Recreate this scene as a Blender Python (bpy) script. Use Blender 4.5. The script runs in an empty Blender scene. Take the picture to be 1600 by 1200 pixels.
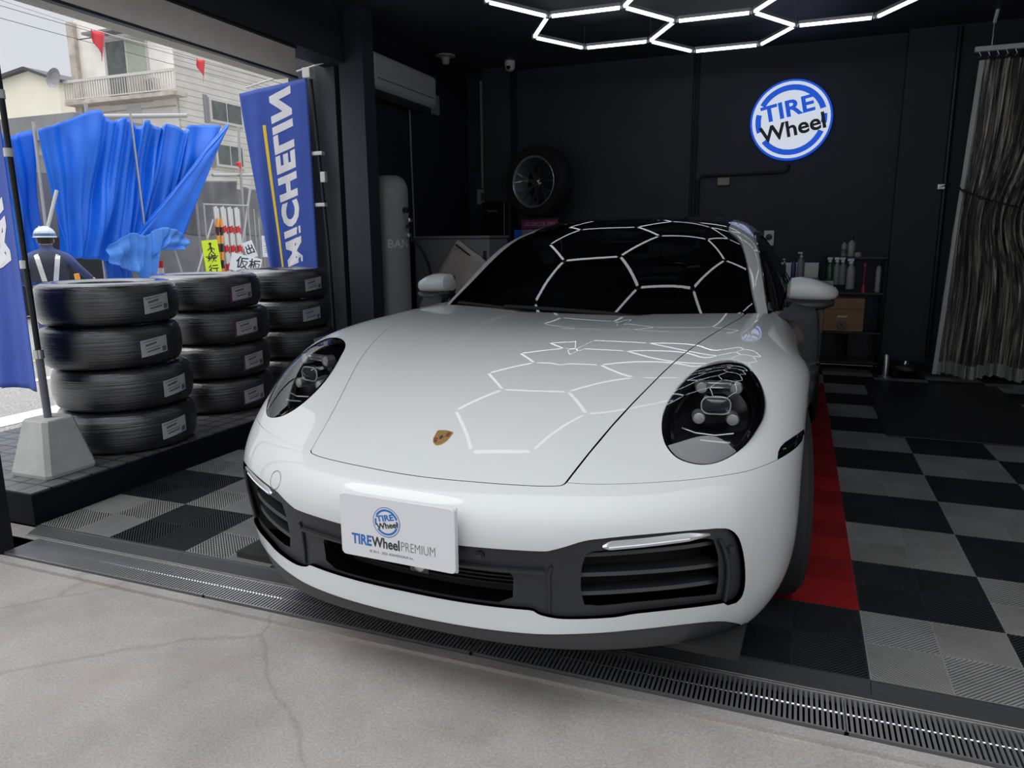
import bpy, bmesh, math, random
import numpy as np
from mathutils import Matrix, Vector, Euler
from mathutils.geometry import delaunay_2d_cdt
random.seed(7)
SC = bpy.context.scene
COL = SC.collection
PI = math.pi

# ------------------------------------------------------------------ camera
CAM_F, CAM_PITCH, CAM_ROLL, CAM_YAW = 1137.88, 0.1952, -0.0087, 0.3728
CAM_POS = (-0.249, -2.0027, 1.1736)
cam = bpy.data.cameras.new('camera')
cam_o = bpy.data.objects.new('camera', cam)
COL.objects.link(cam_o)
cy, sy = math.cos(CAM_YAW), math.sin(CAM_YAW)
cp, sp = math.cos(CAM_PITCH), math.sin(CAM_PITCH)
cr, sr = math.cos(CAM_ROLL), math.sin(CAM_ROLL)
FW = np.array([-sy*cp, cy*cp, -sp])
RT0 = np.array([cy, sy, 0.0])
UP0 = np.cross(RT0, FW)
RT = cr*RT0 + sr*UP0
UP = -sr*RT0 + cr*UP0
cam_o.matrix_world = Matrix(((RT[0], UP[0], -FW[0], CAM_POS[0]), (RT[1], UP[1], -FW[1], CAM_POS[1]),
                             (RT[2], UP[2], -FW[2], CAM_POS[2]), (0, 0, 0, 1)))
cam.sensor_width = 36.0
cam.lens = CAM_F/1600*36.0
cam.clip_end = 300
SC.camera = cam_o

# ------------------------------------------------------------------ world: an overcast sky
w = bpy.data.worlds.new('overcast_sky'); SC.world = w; w.use_nodes = True
nt = w.node_tree; bg = nt.nodes['Background']
tc = nt.nodes.new('ShaderNodeTexCoord'); sx = nt.nodes.new('ShaderNodeSeparateXYZ')
nt.links.new(tc.outputs['Generated'], sx.inputs[0])
mr = nt.nodes.new('ShaderNodeMapRange')
mr.inputs['From Min'].default_value = 0.38; mr.inputs['From Max'].default_value = 1.0
mr.inputs['To Min'].default_value = 0.78; mr.inputs['To Max'].default_value = 3.4
nt.links.new(sx.outputs['Z'], mr.inputs['Value'])
nz = nt.nodes.new('ShaderNodeTexNoise'); nz.inputs['Scale'].default_value = 2.2; nz.inputs['Detail'].default_value = 5
nt.links.new(tc.outputs['Generated'], nz.inputs['Vector'])
cr_ = nt.nodes.new('ShaderNodeValToRGB')
cr_.color_ramp.elements[0].position = .3; cr_.color_ramp.elements[0].color = (.83, .88, .97, 1)
cr_.color_ramp.elements[1].position = .7; cr_.color_ramp.elements[1].color = (.97, .98, 1, 1)
nt.links.new(nz.outputs['Fac'], cr_.inputs[0])
nt.links.new(cr_.outputs['Color'], bg.inputs['Color'])
nt.links.new(mr.outputs['Result'], bg.inputs['Strength'])
sun_d = bpy.data.lights.new('veiled_sun', 'SUN'); sun_d.energy = 0.9; sun_d.angle = math.radians(25); sun_d.color = (1, .96, .9)
sun_o = bpy.data.objects.new('veiled_sun', sun_d); COL.objects.link(sun_o)
sun_o.rotation_euler = (math.radians(38), 0, math.radians(-60))

SC.view_settings.view_transform = 'Standard'
SC.view_settings.look = 'None'
SC.view_settings.exposure = 0.0
SC.view_settings.gamma = 1.0
SC.view_settings.use_curve_mapping = False

# ------------------------------------------------------------------ materials
def newmat(name):
    m = bpy.data.materials.new(name); m.use_nodes = True
    return m, m.node_tree, m.node_tree.nodes['Principled BSDF']
def mat(name, col, rough=.5, metal=0.0, coat=0.0, coatr=.03, spec=.5, noise=0.0, nscale=8.0, bump=0.0, bscale=60.0, emit=None, es=1.0, sheen=0.0):
    m, t, b = newmat(name)
    b.inputs['Base Color'].default_value = (*col, 1); b.inputs['Roughness'].default_value = rough
    b.inputs['Metallic'].default_value = metal; b.inputs['Coat Weight'].default_value = coat
    b.inputs['Coat Roughness'].default_value = coatr; b.inputs['Coat IOR'].default_value = 1.42; b.inputs['Specular IOR Level'].default_value = spec
    if emit:
        b.inputs['Emission Color'].default_value = (*emit, 1); b.inputs['Emission Strength'].default_value = es
    co = t.nodes.new('ShaderNodeTexCoord')
    if noise:
        n = t.nodes.new('ShaderNodeTexNoise'); n.inputs['Scale'].default_value = nscale; n.inputs['Detail'].default_value = 6
        t.links.new(co.outputs['Object'], n.inputs['Vector'])
        r = t.nodes.new('ShaderNodeValToRGB')
        r.color_ramp.elements[0].position = .3; r.color_ramp.elements[1].position = .7
        r.color_ramp.elements[0].color = (*[c*(1-noise) for c in col], 1); r.color_ramp.elements[1].color = (*[min(1, c*(1+noise)) for c in col], 1)
        t.links.new(n.outputs['Fac'], r.inputs[0]); t.links.new(r.outputs['Color'], b.inputs['Base Color'])
    if bump:
        n = t.nodes.new('ShaderNodeTexNoise'); n.inputs['Scale'].default_value = bscale; n.inputs['Detail'].default_value = 4
        t.links.new(co.outputs['Object'], n.inputs['Vector'])
        bp = t.nodes.new('ShaderNodeBump'); bp.inputs['Strength'].default_value = bump; bp.inputs['Distance'].default_value = .01
        t.links.new(n.outputs['Fac'], bp.inputs['Height']); t.links.new(bp.outputs['Normal'], b.inputs['Normal'])
    return m
def glassmat(name, tint, ior=1.5, rough=0.0):
    m = bpy.data.materials.new(name); m.use_nodes = True; t = m.node_tree
    for n in list(t.nodes): t.nodes.remove(n)
    o = t.nodes.new('ShaderNodeOutputMaterial'); mx = t.nodes.new('ShaderNodeMixShader')
    fr = t.nodes.new('ShaderNodeFresnel'); fr.inputs['IOR'].default_value = ior
    tr = t.nodes.new('ShaderNodeBsdfTransparent'); tr.inputs['Color'].default_value = (*tint, 1)
    gl = t.nodes.new('ShaderNodeBsdfGlossy'); gl.inputs['Roughness'].default_value = rough
    t.links.new(fr.outputs[0], mx.inputs[0]); t.links.new(tr.outputs[0], mx.inputs[1]); t.links.new(gl.outputs[0], mx.inputs[2])
    t.links.new(mx.outputs[0], o.inputs[0])
    return m

M = {}
M['paint'] = mat('white_car_paint', (.50, .515, .51), .42, spec=.2, coat=1.0, coatr=.015)
M['paint'].node_tree.nodes['Principled BSDF'].inputs['Coat IOR'].default_value = 1.36
M['sign_face'] = mat('lit_sign_white', (.66, .70, .74), .5, emit=(.80, .88, 1.0), es=.62)
M['sign_face_blue'] = mat('lit_sign_blue', (.012, .10, .62), .5, emit=(.008, .085, .60), es=.75)
M['black_plastic'] = mat('black_bumper_plastic', (.018, .019, .022), .42, bump=.05, bscale=900)
M['gloss_black'] = mat('gloss_black', (.004, .004, .005), .05, coat=1.0)
M['deep_black'] = mat('deep_black', (.004, .004, .004), .8)
M['glass'] = glassmat('tinted_glass', (.28, .31, .33), 1.52)
M['side_glass'] = glassmat('side_glass', (.12, .13, .14), 1.52)
M['lamp_glass'] = glassmat('clear_lamp_glass', (.90, .90, .92), 1.8)
M['chrome'] = mat('chrome', (.75, .76, .78), .12, 1.0)
M['steel'] = mat('brushed_steel', (.5, .5, .5), .28, 1.0)
M['grate_steel'] = mat('grating_steel', (.40, .40, .41), .34, .78)
M['satin_silver'] = mat('satin_silver', (.6, .61, .62), .3, .8)
M['lamp_white'] = mat('lamp_module_lens', (.62, .63, .58), .35, 0, coat=1)
M['lamp_dark'] = mat('lamp_bezel', (.008, .008, .01), .22, bump=.1, bscale=400)
M['projector'] = mat('projector_lens', (.10, .11, .12), .08, .5, coat=1.0)
M['rubber'] = mat('tyre_rubber', (.007, .007, .008), .8)
M['plate'] = mat('white_plate', (.58, .58, .60), .45)
M['leather'] = mat('dark_leather', (.012, .011, .012), .5)
M['brown_leather'] = mat('brown_leather', (.10, .035, .02), .5)
M['gold'] = mat('gold', (.62, .38, .14), .3, .8)
M['crest_red'] = mat('crest_red', (.14, .012, .03), .4)
M['ink_black'] = mat('ink_black', (.02, .022, .025), .5)
M['ink_blue'] = mat('logo_blue', (.018, .12, .38), .45)
M['ink_grey'] = mat('ink_grey', (.12, .12, .13), .5)
M['sign_white'] = mat('sign_white', (.66, .70, .74), .5)
M['sign_blue'] = mat('sign_blue', (.012, .10, .62), .5)
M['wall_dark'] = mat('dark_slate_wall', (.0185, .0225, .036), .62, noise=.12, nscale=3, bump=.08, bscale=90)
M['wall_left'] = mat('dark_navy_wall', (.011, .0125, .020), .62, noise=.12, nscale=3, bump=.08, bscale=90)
M['pier'] = mat('grey_black_stucco', (.055, .060, .072), .8, bump=.6, bscale=140)
M['ceil_dark'] = mat('dark_ceiling', (.040, .042, .054), .55, noise=.1)
M['black_metal'] = mat('black_metal', (.012, .013, .016), .4, .3)
M['black_matte'] = mat('black_matte', (.006, .0065, .010), .8, spec=.15)
M['aircon'] = mat('aircon_plastic', (.33, .34, .32), .45)
M['aircon_dark'] = mat('aircon_vent', (.08, .085, .09), .5)
M['header_beige'] = mat('beige_steel_fascia', (.72, .64, .57), .28, .35, noise=.05)
M['header_rough'] = mat('rough_render', (.72, .67, .57), .9, bump=.8, bscale=60)
M['cardboard'] = mat('cardboard', (.28, .16, .08), .7, noise=.08)
M['paper'] = mat('paper', (.55, .50, .43), .7, noise=.06)
M['grey_panel'] = mat('grey_panel', (.22, .22, .23), .5)
M['light_tube'] = mat('white_light_tube', (1, 1, 1), .5, emit=(.86, .91, 1.0), es=4.2)
M['concrete_block'] = mat('cement_block', (.40, .40, .385), .8, noise=.08, nscale=12, bump=.15, bscale=80)
M['tank'] = mat('tank_enamel', (.30, .31, .30), .45)
M['magenta'] = mat('magenta_sign', (.20, .008, .10), .5)
M['alu'] = mat('aluminium', (.62, .63, .64), .3, .9)
M['scaffold'] = mat('galvanised_pipe', (.42, .42, .41), .45, .5)
M['banner_blue'] = mat('banner_cloth_blue', (.028, .075, .38), .7, noise=.05)
M['banner_white'] = mat('banner_print_white', (.75, .75, .78), .7)
M['yellow'] = mat('banner_print_yellow', (.85, .62, .03), .6)
M['plastic_white'] = mat('white_plastic_clip', (.62, .62, .60), .5)
M['plastic_grey'] = mat('grey_plastic_pipe', (.12, .13, .15), .4)

# ------------------------------------------------------------------ mesh helpers
class MB:
    def __init__(s): s.V = []; s.F = []
    def add(s, V, F, M4=None):
        n = len(s.V)
        for v in V:
            v = Vector(v); s.V.append(tuple(M4 @ v) if M4 else tuple(v))
        s.F += [tuple(n+i for i in f) for f in F]; return s
    def box(s, a, b, M4=None):
        x0, y0, z0 = a; x1, y1, z1 = b
        s.add([(x0,y0,z0),(x1,y0,z0),(x1,y1,z0),(x0,y1,z0),(x0,y0,z1),(x1,y0,z1),(x1,y1,z1),(x0,y1,z1)],
              [(3,2,1,0),(4,5,6,7),(0,1,5,4),(1,2,6,5),(2,3,7,6),(3,0,4,7)], M4)
        return s
    def rbox(s, a, b, r=.01, M4=None, seg=2):
        bm = bmesh.new(); bmesh.ops.create_cube(bm, size=1)
        for v in bm.verts: v.co = Vector(((a[i]+b[i])/2 + v.co[i]*(b[i]-a[i]) for i in range(3)))
        bmesh.ops.bevel(bm, geom=list(bm.edges), offset=r, segments=seg, affect='EDGES', profile=.5)
        bm.verts.index_update()
        s.add([v.co.copy() for v in bm.verts], [[v.index for v in f.verts] for f in bm.faces], M4); bm.free()
        return s
    def tube(s, pts, r, n=10, M4=None, closed=False, caps=True):
        pts = [Vector(p) for p in pts]; rr = r if isinstance(r, (list, tuple)) else [r]*len(pts)
        V = []; F = []; m = len(pts); prev = None
        for i, p in enumerate(pts):
            if closed: d = (pts[(i+1) % m]-pts[i-1])
            else: d = (pts[min(i+1, m-1)]-pts[max(i-1, 0)])
            d.normalize()
            if prev is None:
                a = Vector((0,0,1)) if abs(d.z) < .9 else Vector((1,0,0))
                u = d.cross(a).normalized()
            else:
                u = (prev-d*prev.dot(d)).normalized()
            prev = u; v = d.cross(u)
            for k in range(n):
                t = 2*PI*k/n; V.append(p+(u*math.cos(t)+v*math.sin(t))*rr[i])
        for i in range(m if closed else m-1):
            for k in range(n):
                a = i*n+k; b = i*n+(k+1) % n; j = (i+1) % m
                F.append((a, b, j*n+(k+1) % n, j*n+k))
        if caps and not closed:
            F.append(tuple(range(n))[::-1]); F.append(tuple((m-1)*n+k for k in range(n)))
        s.add(V, F, M4); return s
    def lathe(s, prof, n=32, M4=None, closed=False):      # prof: (r, z) about z
        V = []; F = []; m = len(prof)
        for r, z in prof:
            for k in range(n):
                t = 2*PI*k/n; V.append((r*math.cos(t), r*math.sin(t), z))
        for i in range(m if closed else m-1):
            j = (i+1) % m
            for k in range(n): F.append((i*n+k, i*n+(k+1) % n, j*n+(k+1) % n, j*n+k))
        s.add(V, F, M4); return s
    def prism(s, poly, z0, z1, M4=None):
        n = len(poly)
        s.add([(x,y,z0) for x,y in poly]+[(x,y,z1) for x,y in poly],
              [tuple(range(n))[::-1], tuple(range(n, 2*n))]+[(i,(i+1) % n, n+(i+1) % n, n+i) for i in range(n)], M4); return s
    def loft(s, rings, closed=True, caps=False, M4=None):
        n = len(rings[0]); V = [p for r in rings for p in r]; F = []
        for i in range(len(rings)-1):
            for k in range(n if closed else n-1): F.append((i*n+k, i*n+(k+1) % n, (i+1)*n+(k+1) % n, (i+1)*n+k))
        if caps: F.append(tuple(range(n))[::-1]); F.append(tuple((len(rings)-1)*n+k for k in range(n)))
        s.add(V, F, M4); return s
    def build(s, name, m, parent=None, smooth=False, loc=None):
        me = bpy.data.meshes.new(name); me.from_pydata(s.V, [], s.F); me.update()
        bm = bmesh.new(); bm.from_mesh(me); bmesh.ops.recalc_face_normals(bm, faces=bm.faces); bm.to_mesh(me); bm.free()
        if m: me.materials.append(M[m] if isinstance(m, str) else m)
        if smooth:
            me.polygons.foreach_set('use_smooth', [True]*len(me.polygons))
            me.set_sharp_from_angle(angle=math.radians(35))
        o = bpy.data.objects.new(name, me); COL.objects.link(o)
        if parent: o.parent = parent
        if loc: o.location = loc
        return o
def tag(o, label=None, cat=None, group=None, kind=None):
    if label: o['label'] = label
    if cat: o['category'] = cat
    if group: o['group'] = group
    if kind: o['kind'] = kind
    return o
def thing(name, label, cat, loc=(0,0,0), rz=0, group=None):
    o = bpy.data.objects.new(name, None); COL.objects.link(o); o.location = loc; o.rotation_euler = (0,0,rz)
    return tag(o, label, cat, group)
def struct(o): o['kind'] = 'structure'; return o
def dup(root, loc, rz=0, label=None):
    def rec(o, par):
        c = o.copy(); COL.objects.link(c)
        if par: c.parent = par
        for ch in o.children: rec(ch, c)
        return c
    r = rec(root, None); r.location = loc; r.rotation_euler = (0,0,rz)
    if label: r['label'] = label
    return r
def T(x, y, z): return Matrix.Translation((x, y, z))
def R(ax, deg): return Matrix.Rotation(math.radians(deg), 4, ax)
def text(name, body, size, m, parent, M4, shear=0, bold=0, depth=.0006, align='CENTER', sx=1.0, flip=False, space=1.0):
    cu = bpy.data.curves.new(name, 'FONT'); cu.body = body; cu.size = size; cu.shear = shear; cu.offset = bold
    cu.extrude = depth; cu.align_x = align; cu.align_y = 'CENTER'; cu.space_character = space; cu.resolution_u = 3
    to = bpy.data.objects.new(name+'_tmp', cu); COL.objects.link(to)
    bpy.context.view_layer.update()
    me = bpy.data.meshes.new_from_object(to.evaluated_get(bpy.context.evaluated_depsgraph_get()))
    bpy.data.objects.remove(to); bpy.data.curves.remove(cu)
    S = Matrix.Diagonal((sx*(-1 if flip else 1), 1, 1, 1))
    me.transform(M4 @ S); me.materials.clear(); me.materials.append(M[m])
    o = bpy.data.objects.new(name, me); COL.objects.link(o)
    if parent: o.parent = parent
    return o
def crv(pts, n=6, closed=False):
    """Catmull-Rom densify a 2D/3D polyline"""
    P = [np.array(p, float) for p in pts]; out = []; m = len(P)
    for i in range(m if closed else m-1):
        p1, p2 = P[i], P[(i+1) % m]
        p0 = P[i-1] if (closed or i > 0) else 2*p1-p2
        p3 = P[(i+2) % m] if (closed or i+2 < m) else 2*p2-p1
        for k in range(n):
            t = k/n
            out.append(.5*((2*p1)+(-p0+p2)*t+(2*p0-5*p1+4*p2-p3)*t*t+(-p0+3*p1-3*p2+p3)*t**3))
    if not closed: out.append(P[-1])
    return [tuple(p) for p in out]
BODY_NET="""-193 -83 160 0 -91 163 193 -83 160 362 -51 151 495 8 141 597 83 128 677 164 116 737 248 108 780 333 111 809 418 123 824 499 137 829 575 149 825 644 159 -200 -127 184 0 -136 186 200 -127 184 372 -92 178 506 -28 172 610 49 165 696 129 156 763 215 149 813 306 151 843 397 160 859 484 172 864 563 183 858 630 193 -201 -138 229 0 -150 230 201 -138 229 374 -101 226 508 -40 224 614 30 220 705 104 214 781 190 209 837 284 208 870 381 214 884 472 222 887 551 232 879 615 242 -199 -127 295 0 -138 295 199 -127 295 369 -90 295 502 -36 295 611 23 294 707 90 290 791 172 285 853 268 281 887 369 282 900 461 287 901 538 295 890 599 304 -199 -130 375 0 -142 375 199 -130 375 369 -96 376 503 -47 377 611 10 376 710 75 372 797 158 367 861 257 362 895 362 360 907 455 362 906 531 366 894 591 372 -200 -140 453 0 -152 453 200 -140 453 371 -107 454 506 -59 454 614 -1 452 712 66 448 799 151 443 863 253 438 897 362 435 908 459 434 907 538 435 894 600 436 -200 -132 514 0 -144 514 200 -132 514 372 -97 514 506 -49 514 613 10 512 709 77 509 795 160 506 860 261 503 895 370 498 907 471 494 906 557 492 894 626 490 -201 -97 555 0 -109 554 201 -97 555 372 -64 556 505 -16 557 611 42 556 705 107 558 790 186 560 856 281 558 893 387 552 907 491 544 907 583 538 894 661 536 -203 -40 589 0 -50 587 203 -40 589 377 -11 590 509 34 590 613 90 592 704 154 602 789 229 611 854 320 611 892 420 602 907 522 590 907 617 581 893 702 579 -209 39 628 0 33 627 209 39 628 386 63 625 517 105 621 617 159 628 705 221 649 786 295 665 851 382 666 890 475 654 907 571 639 907 664 628 892 756 623 -219 146 680 0 142 681 219 146 680 400 163 672 530 198 666 625 246 682 707 304 712 785 379 730 849 464 727 890 553 709 907 643 689 907 734 673 891 830 660 -230 283 739 0 281 743 230 283 739 418 292 729 548 315 730 638 350 755 713 405 783 786 480 791 849 565 779 891 652 755 908 739 728 907 830 703 891 929 678 -243 445 794 0 445 799 243 445 794 440 447 786 571 457 794 656 481 820 723 530 835 788 600 829 848 682 809 889 766 781 908 852 748 908 945 708 892 1049 659 -256 622 837 0 623 841 256 622 837 462 620 830 597 623 837 679 639 854 738 677 856 795 736 841 849 806 818 888 885 786 907 971 743 908 1065 680 892 1166 591 -267 805 862 0 806 866 267 805 862 482 802 858 622 802 863 703 811 869 757 836 863 808 877 843 855 929 813 890 994 769 906 1075 703 906 1164 604 888 1250 461 -275 989 873 0 990 874 275 989 873 497 988 874 642 986 878 722 990 877 773 1002 864 819 1023 840 862 1052 799 891 1093 729 903 1150 621 898 1216 468 877 1278 268 -282 1183 876 0 1184 875 282 1183 876 509 1182 882 655 1180 888 735 1180 882 782 1183 864 824 1188 833 862 1196 777 885 1205 674 891 1220 516 883 1244 307 861 1279 62 -285 1402 877 0 1402 873 285 1402 877 515 1401 886 664 1399 893 742 1398 886 785 1397 864 823 1395 826 856 1388 755 875 1375 629 879 1357 440 870 1342 198 846 1348 -76 -286 1665 877 0 1665 873 286 1665 877 519 1664 889 669 1663 895 747 1662 887 787 1661 864 821 1659 821 851 1651 741 869 1635 609 875 1610 420 865 1582 179 836 1562 -112 -288 1984 878 0 1984 874 288 1984 878 523 1984 889 675 1984 895 754 1985 889 794 1985 866 825 1985 822 853 1983 739 872 1976 607 878 1962 426 866 1939 194 832 1910 -97 -292 2365 883 0 2365 878 292 2365 883 531 2364 892 687 2364 900 767 2365 895 809 2366 874 841 2368 830 870 2371 745 889 2375 611 894 2374 430 875 2364 201 835 2343 -81 -298 2796 894 0 2796 888 298 2796 894 543 2795 905 704 2795 914 790 2796 911 837 2797 890 873 2798 843 902 2803 753 919 2809 612 920 2816 425 895 2817 196 846 2809 -73 -303 3253 909 0 3253 903 303 3253 909 554 3253 921 721 3254 928 812 3254 921 862 3253 896 899 3253 843 926 3254 747 939 3258 601 937 3263 413 910 3267 192 856 3267 -58 -302 3697 897 0 3697 893 302 3697 897 553 3699 905 720 3699 906 811 3696 892 860 3691 861 896 3685 807 923 3680 713 935 3678 576 932 3678 402 904 3680 203 848 3680 -15 -289 4085 820 0 4086 818 289 4085 820 528 4084 824 687 4078 818 770 4066 798 813 4053 766 846 4039 718 873 4026 641 888 4018 532 886 4014 397 859 4013 242 804 4013 70 -259 4386 643 0 4390 642 259 4386 643 471 4373 641 608 4351 631 676 4324 613 709 4298 594 736 4275 569 762 4255 529 779 4242 469 780 4238 392 756 4240 300 707 4246 190 -212 4590 357 0 4599 358 212 4590 357 381 4559 351 484 4513 341 531 4465 337 551 4422 344 568 4387 359 589 4361 375 606 4347 384 610 4346 383 594 4355 368 554 4372 337"""
ROOF_NET="""-271 1061 800 0 1037 794 271 1061 800 503 1144 808 666 1256 809 752 1353 811 776 1429 827 779 1489 861 779 1539 909 -266 1208 874 0 1190 870 266 1208 874 497 1277 876 658 1370 866 739 1438 859 757 1495 861 772 1553 869 796 1613 874 -257 1370 954 0 1352 953 257 1370 954 482 1427 947 640 1495 933 719 1543 926 743 1593 909 771 1656 878 813 1732 824 -248 1540 1036 0 1522 1039 248 1540 1036 461 1586 1023 611 1632 1014 693 1669 1011 733 1724 969 776 1797 885 829 1890 758 -237 1713 1115 0 1698 1121 237 1713 1115 436 1746 1100 574 1772 1101 663 1803 1101 722 1867 1032 779 1955 891 842 2062 689 -227 1880 1187 0 1871 1194 227 1880 1187 410 1896 1169 535 1903 1172 629 1928 1167 708 1999 1077 781 2100 896 853 2218 635 -220 2038 1253 0 2034 1260 220 2038 1253 391 2038 1234 504 2033 1222 598 2053 1201 692 2120 1100 781 2219 900 865 2338 606 -217 2210 1286 0 2209 1291 217 2210 1286 382 2205 1269 488 2196 1253 581 2207 1220 681 2255 1110 781 2333 904 876 2435 598 -216 2411 1295 0 2411 1299 216 2411 1295 379 2409 1282 484 2404 1271 575 2407 1232 677 2428 1115 781 2471 905 883 2535 603 -213 2639 1296 0 2638 1302 213 2639 1296 373 2640 1284 475 2641 1274 565 2639 1231 670 2639 1112 776 2645 908 883 2661 624 -205 2898 1275 0 2897 1281 205 2898 1275 360 2899 1262 458 2902 1246 546 2898 1201 652 2883 1092 763 2857 912 874 2819 666 -195 3199 1207 0 3199 1214 195 3199 1207 343 3201 1191 437 3203 1171 522 3193 1129 630 3161 1050 742 3098 916 853 3003 729 -182 3538 1087 0 3537 1093 182 3538 1087 324 3542 1070 415 3540 1050 495 3518 1021 594 3460 980 702 3354 908 816 3200 802 -169 3898 925 0 3897 927 169 3898 925 303 3900 915 393 3888 904 469 3849 895 557 3761 893 658 3610 888 769 3401 871 -153 4274 725 0 4274 725 153 4274 725 279 4269 728 370 4244 736 445 4181 756 523 4059 797 614 3867 858 717 3607 927"""
SCREEN_NET="""-217 1126 745 0 1106 743 217 1126 745 435 1178 762 653 1257 813 872 1358 904 1089 1478 1021 -206 1274 844 0 1258 844 206 1274 844 411 1312 844 617 1369 852 823 1446 875 1028 1542 912 -195 1432 945 0 1421 945 195 1432 945 391 1458 943 586 1497 930 780 1553 902 976 1624 878 -186 1596 1046 0 1589 1046 186 1596 1046 372 1614 1043 558 1641 1026 744 1676 985 929 1721 920 -176 1758 1138 0 1754 1138 176 1758 1138 352 1768 1133 528 1785 1115 705 1805 1070 880 1828 985 -166 1911 1213 0 1909 1213 166 1911 1213 331 1915 1208 497 1921 1185 663 1929 1129 828 1940 1033 -155 2054 1268 0 2054 1268 155 2054 1268 310 2055 1262 465 2056 1233 620 2059 1166 775 2068 1065 -146 2192 1302 0 2190 1302 146 2192 1302 292 2196 1295 438 2204 1269 584 2213 1206 730 2227 1106 -138 2326 1316 0 2321 1316 138 2326 1316 277 2342 1314 416 2364 1297 556 2390 1248 694 2416 1161"""
# ------------------------------------------------------------------ floor materials
TILE_COL = {'light': (.20, .198, .194), 'dark': (.017, .018, .022), 'red': (.25, .009, .012)}
for k_, c_ in TILE_COL.items(): M['tile_'+k_] = mat('ribbed_tile_'+k_, c_, .5, spec=.3, noise=.16, nscale=4)
def ribbed_floor():
    """ventilated floor tiles: 0.4 m cells of four quadrants, diagonal ribs with open gaps and thinner bars below"""
    NR, Q = 20, .2; step = 2*Q/(2*NR)*1.0
    def clip(c, s):       # the line x + s*y = c inside the quadrant [0,Q]^2
        pts = []
        for x in (0.0, Q):
            y = (c-x)/s
            if -1e-9 <= y <= Q+1e-9: pts.append((x, y))
        for y in (0.0, Q):
            x = c-s*y
            if 1e-9 < x < Q-1e-9: pts.append((x, y))
        if len(pts) < 2: return None
        pts.sort(); return pts[0], pts[-1]
    quads = {}
    for s in (1, -1):
        lst = []
        lo, hi = (0, 2*Q) if s == 1 else (-Q, Q)
        n = 30; p = (hi-lo)/n
        for k in range(n):
            c0, c1 = lo+p*(k+.26), lo+p*(k+.73)
            a, b = clip(c0, s), clip(c1, s)
            if a and b: lst.append((a[0], a[1], b[1], b[0], 0.0, -.012))
        # support bars run the other way, lower down
        t = -s; lo, hi = (0, 2*Q) if t == 1 else (-Q, Q); n = 14; p = (hi-lo)/n
        for k in range(n):
            a, b = clip(lo+p*(k+.36), t), clip(lo+p*(k+.64), t)
            if a and b: lst.append((a[0], a[1], b[1], b[0], -.0055, -.012))
        quads[s] = lst
    V = []; F = []; MI = []
    mats = ['tile_light', 'tile_dark', 'tile_red']
    for i in range(-8, 6):
        for j in range(0, 14):
            mi = 0 if (i+j) % 2 == 0 else 1
            if i == -1 and 1 <= j <= 10: mi = 2
            for qx in (0, 1):
                for qy in (0, 1):
                    s = 1 if (qx+qy) % 2 == 0 else -1; ox, oy = i*.4+qx*Q, j*.4+qy*Q
                    if oy > 5.3: continue
                    for a, b, c, d, zt, zb in quads[s]:
                        n = len(V)
                        V += [(ox+p[0], oy+p[1], zt) for p in (a, b, c, d)]+[(ox+p[0], oy+p[1], zb) for p in (a, b, c, d)]
                        F += [(n, n+1, n+2, n+3), (n, n+4, n+5, n+1), (n+1, n+5, n+6, n+2), (n+2, n+6, n+7, n+3), (n+3, n+7, n+4, n)]; MI += [mi]*5
            for (x0, x1, y0, y1) in ((0, .4, 0, .0035), (0, .4, .3955, .399), (0, .0035, .0035, .3955), (.3955, .399, .0035, .3955), (.198, .202, .0035, .3955), (.0035, .3955, .198, .202)):
                n = len(V); X0, X1, Y0, Y1 = i*.4+x0, i*.4+x1, j*.4+y0, j*.4+y1
                if Y1 > 5.4: continue
                V += [(X0, Y0, -.0008), (X1, Y0, -.0008), (X1, Y1, -.0008), (X0, Y1, -.0008)]+[(X0, Y0, -.012), (X1, Y0, -.012), (X1, Y1, -.012), (X0, Y1, -.012)]
                F += [(n, n+1, n+2, n+3), (n, n+4, n+5, n+1), (n+1, n+5, n+6, n+2), (n+2, n+6, n+7, n+3), (n+3, n+7, n+4, n)]; MI += [mi]*5
    me = bpy.data.meshes.new('floor'); me.from_pydata(V, [], F); me.update()
    bm = bmesh.new(); bm.from_mesh(me); bmesh.ops.recalc_face_normals(bm, faces=bm.faces); bm.to_mesh(me); bm.free()
    for m_ in mats: me.materials.append(M[m_])
    me.polygons.foreach_set('material_index', MI)
    o = bpy.data.objects.new('floor', me); COL.objects.link(o); o['kind'] = 'structure'; return o
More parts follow.
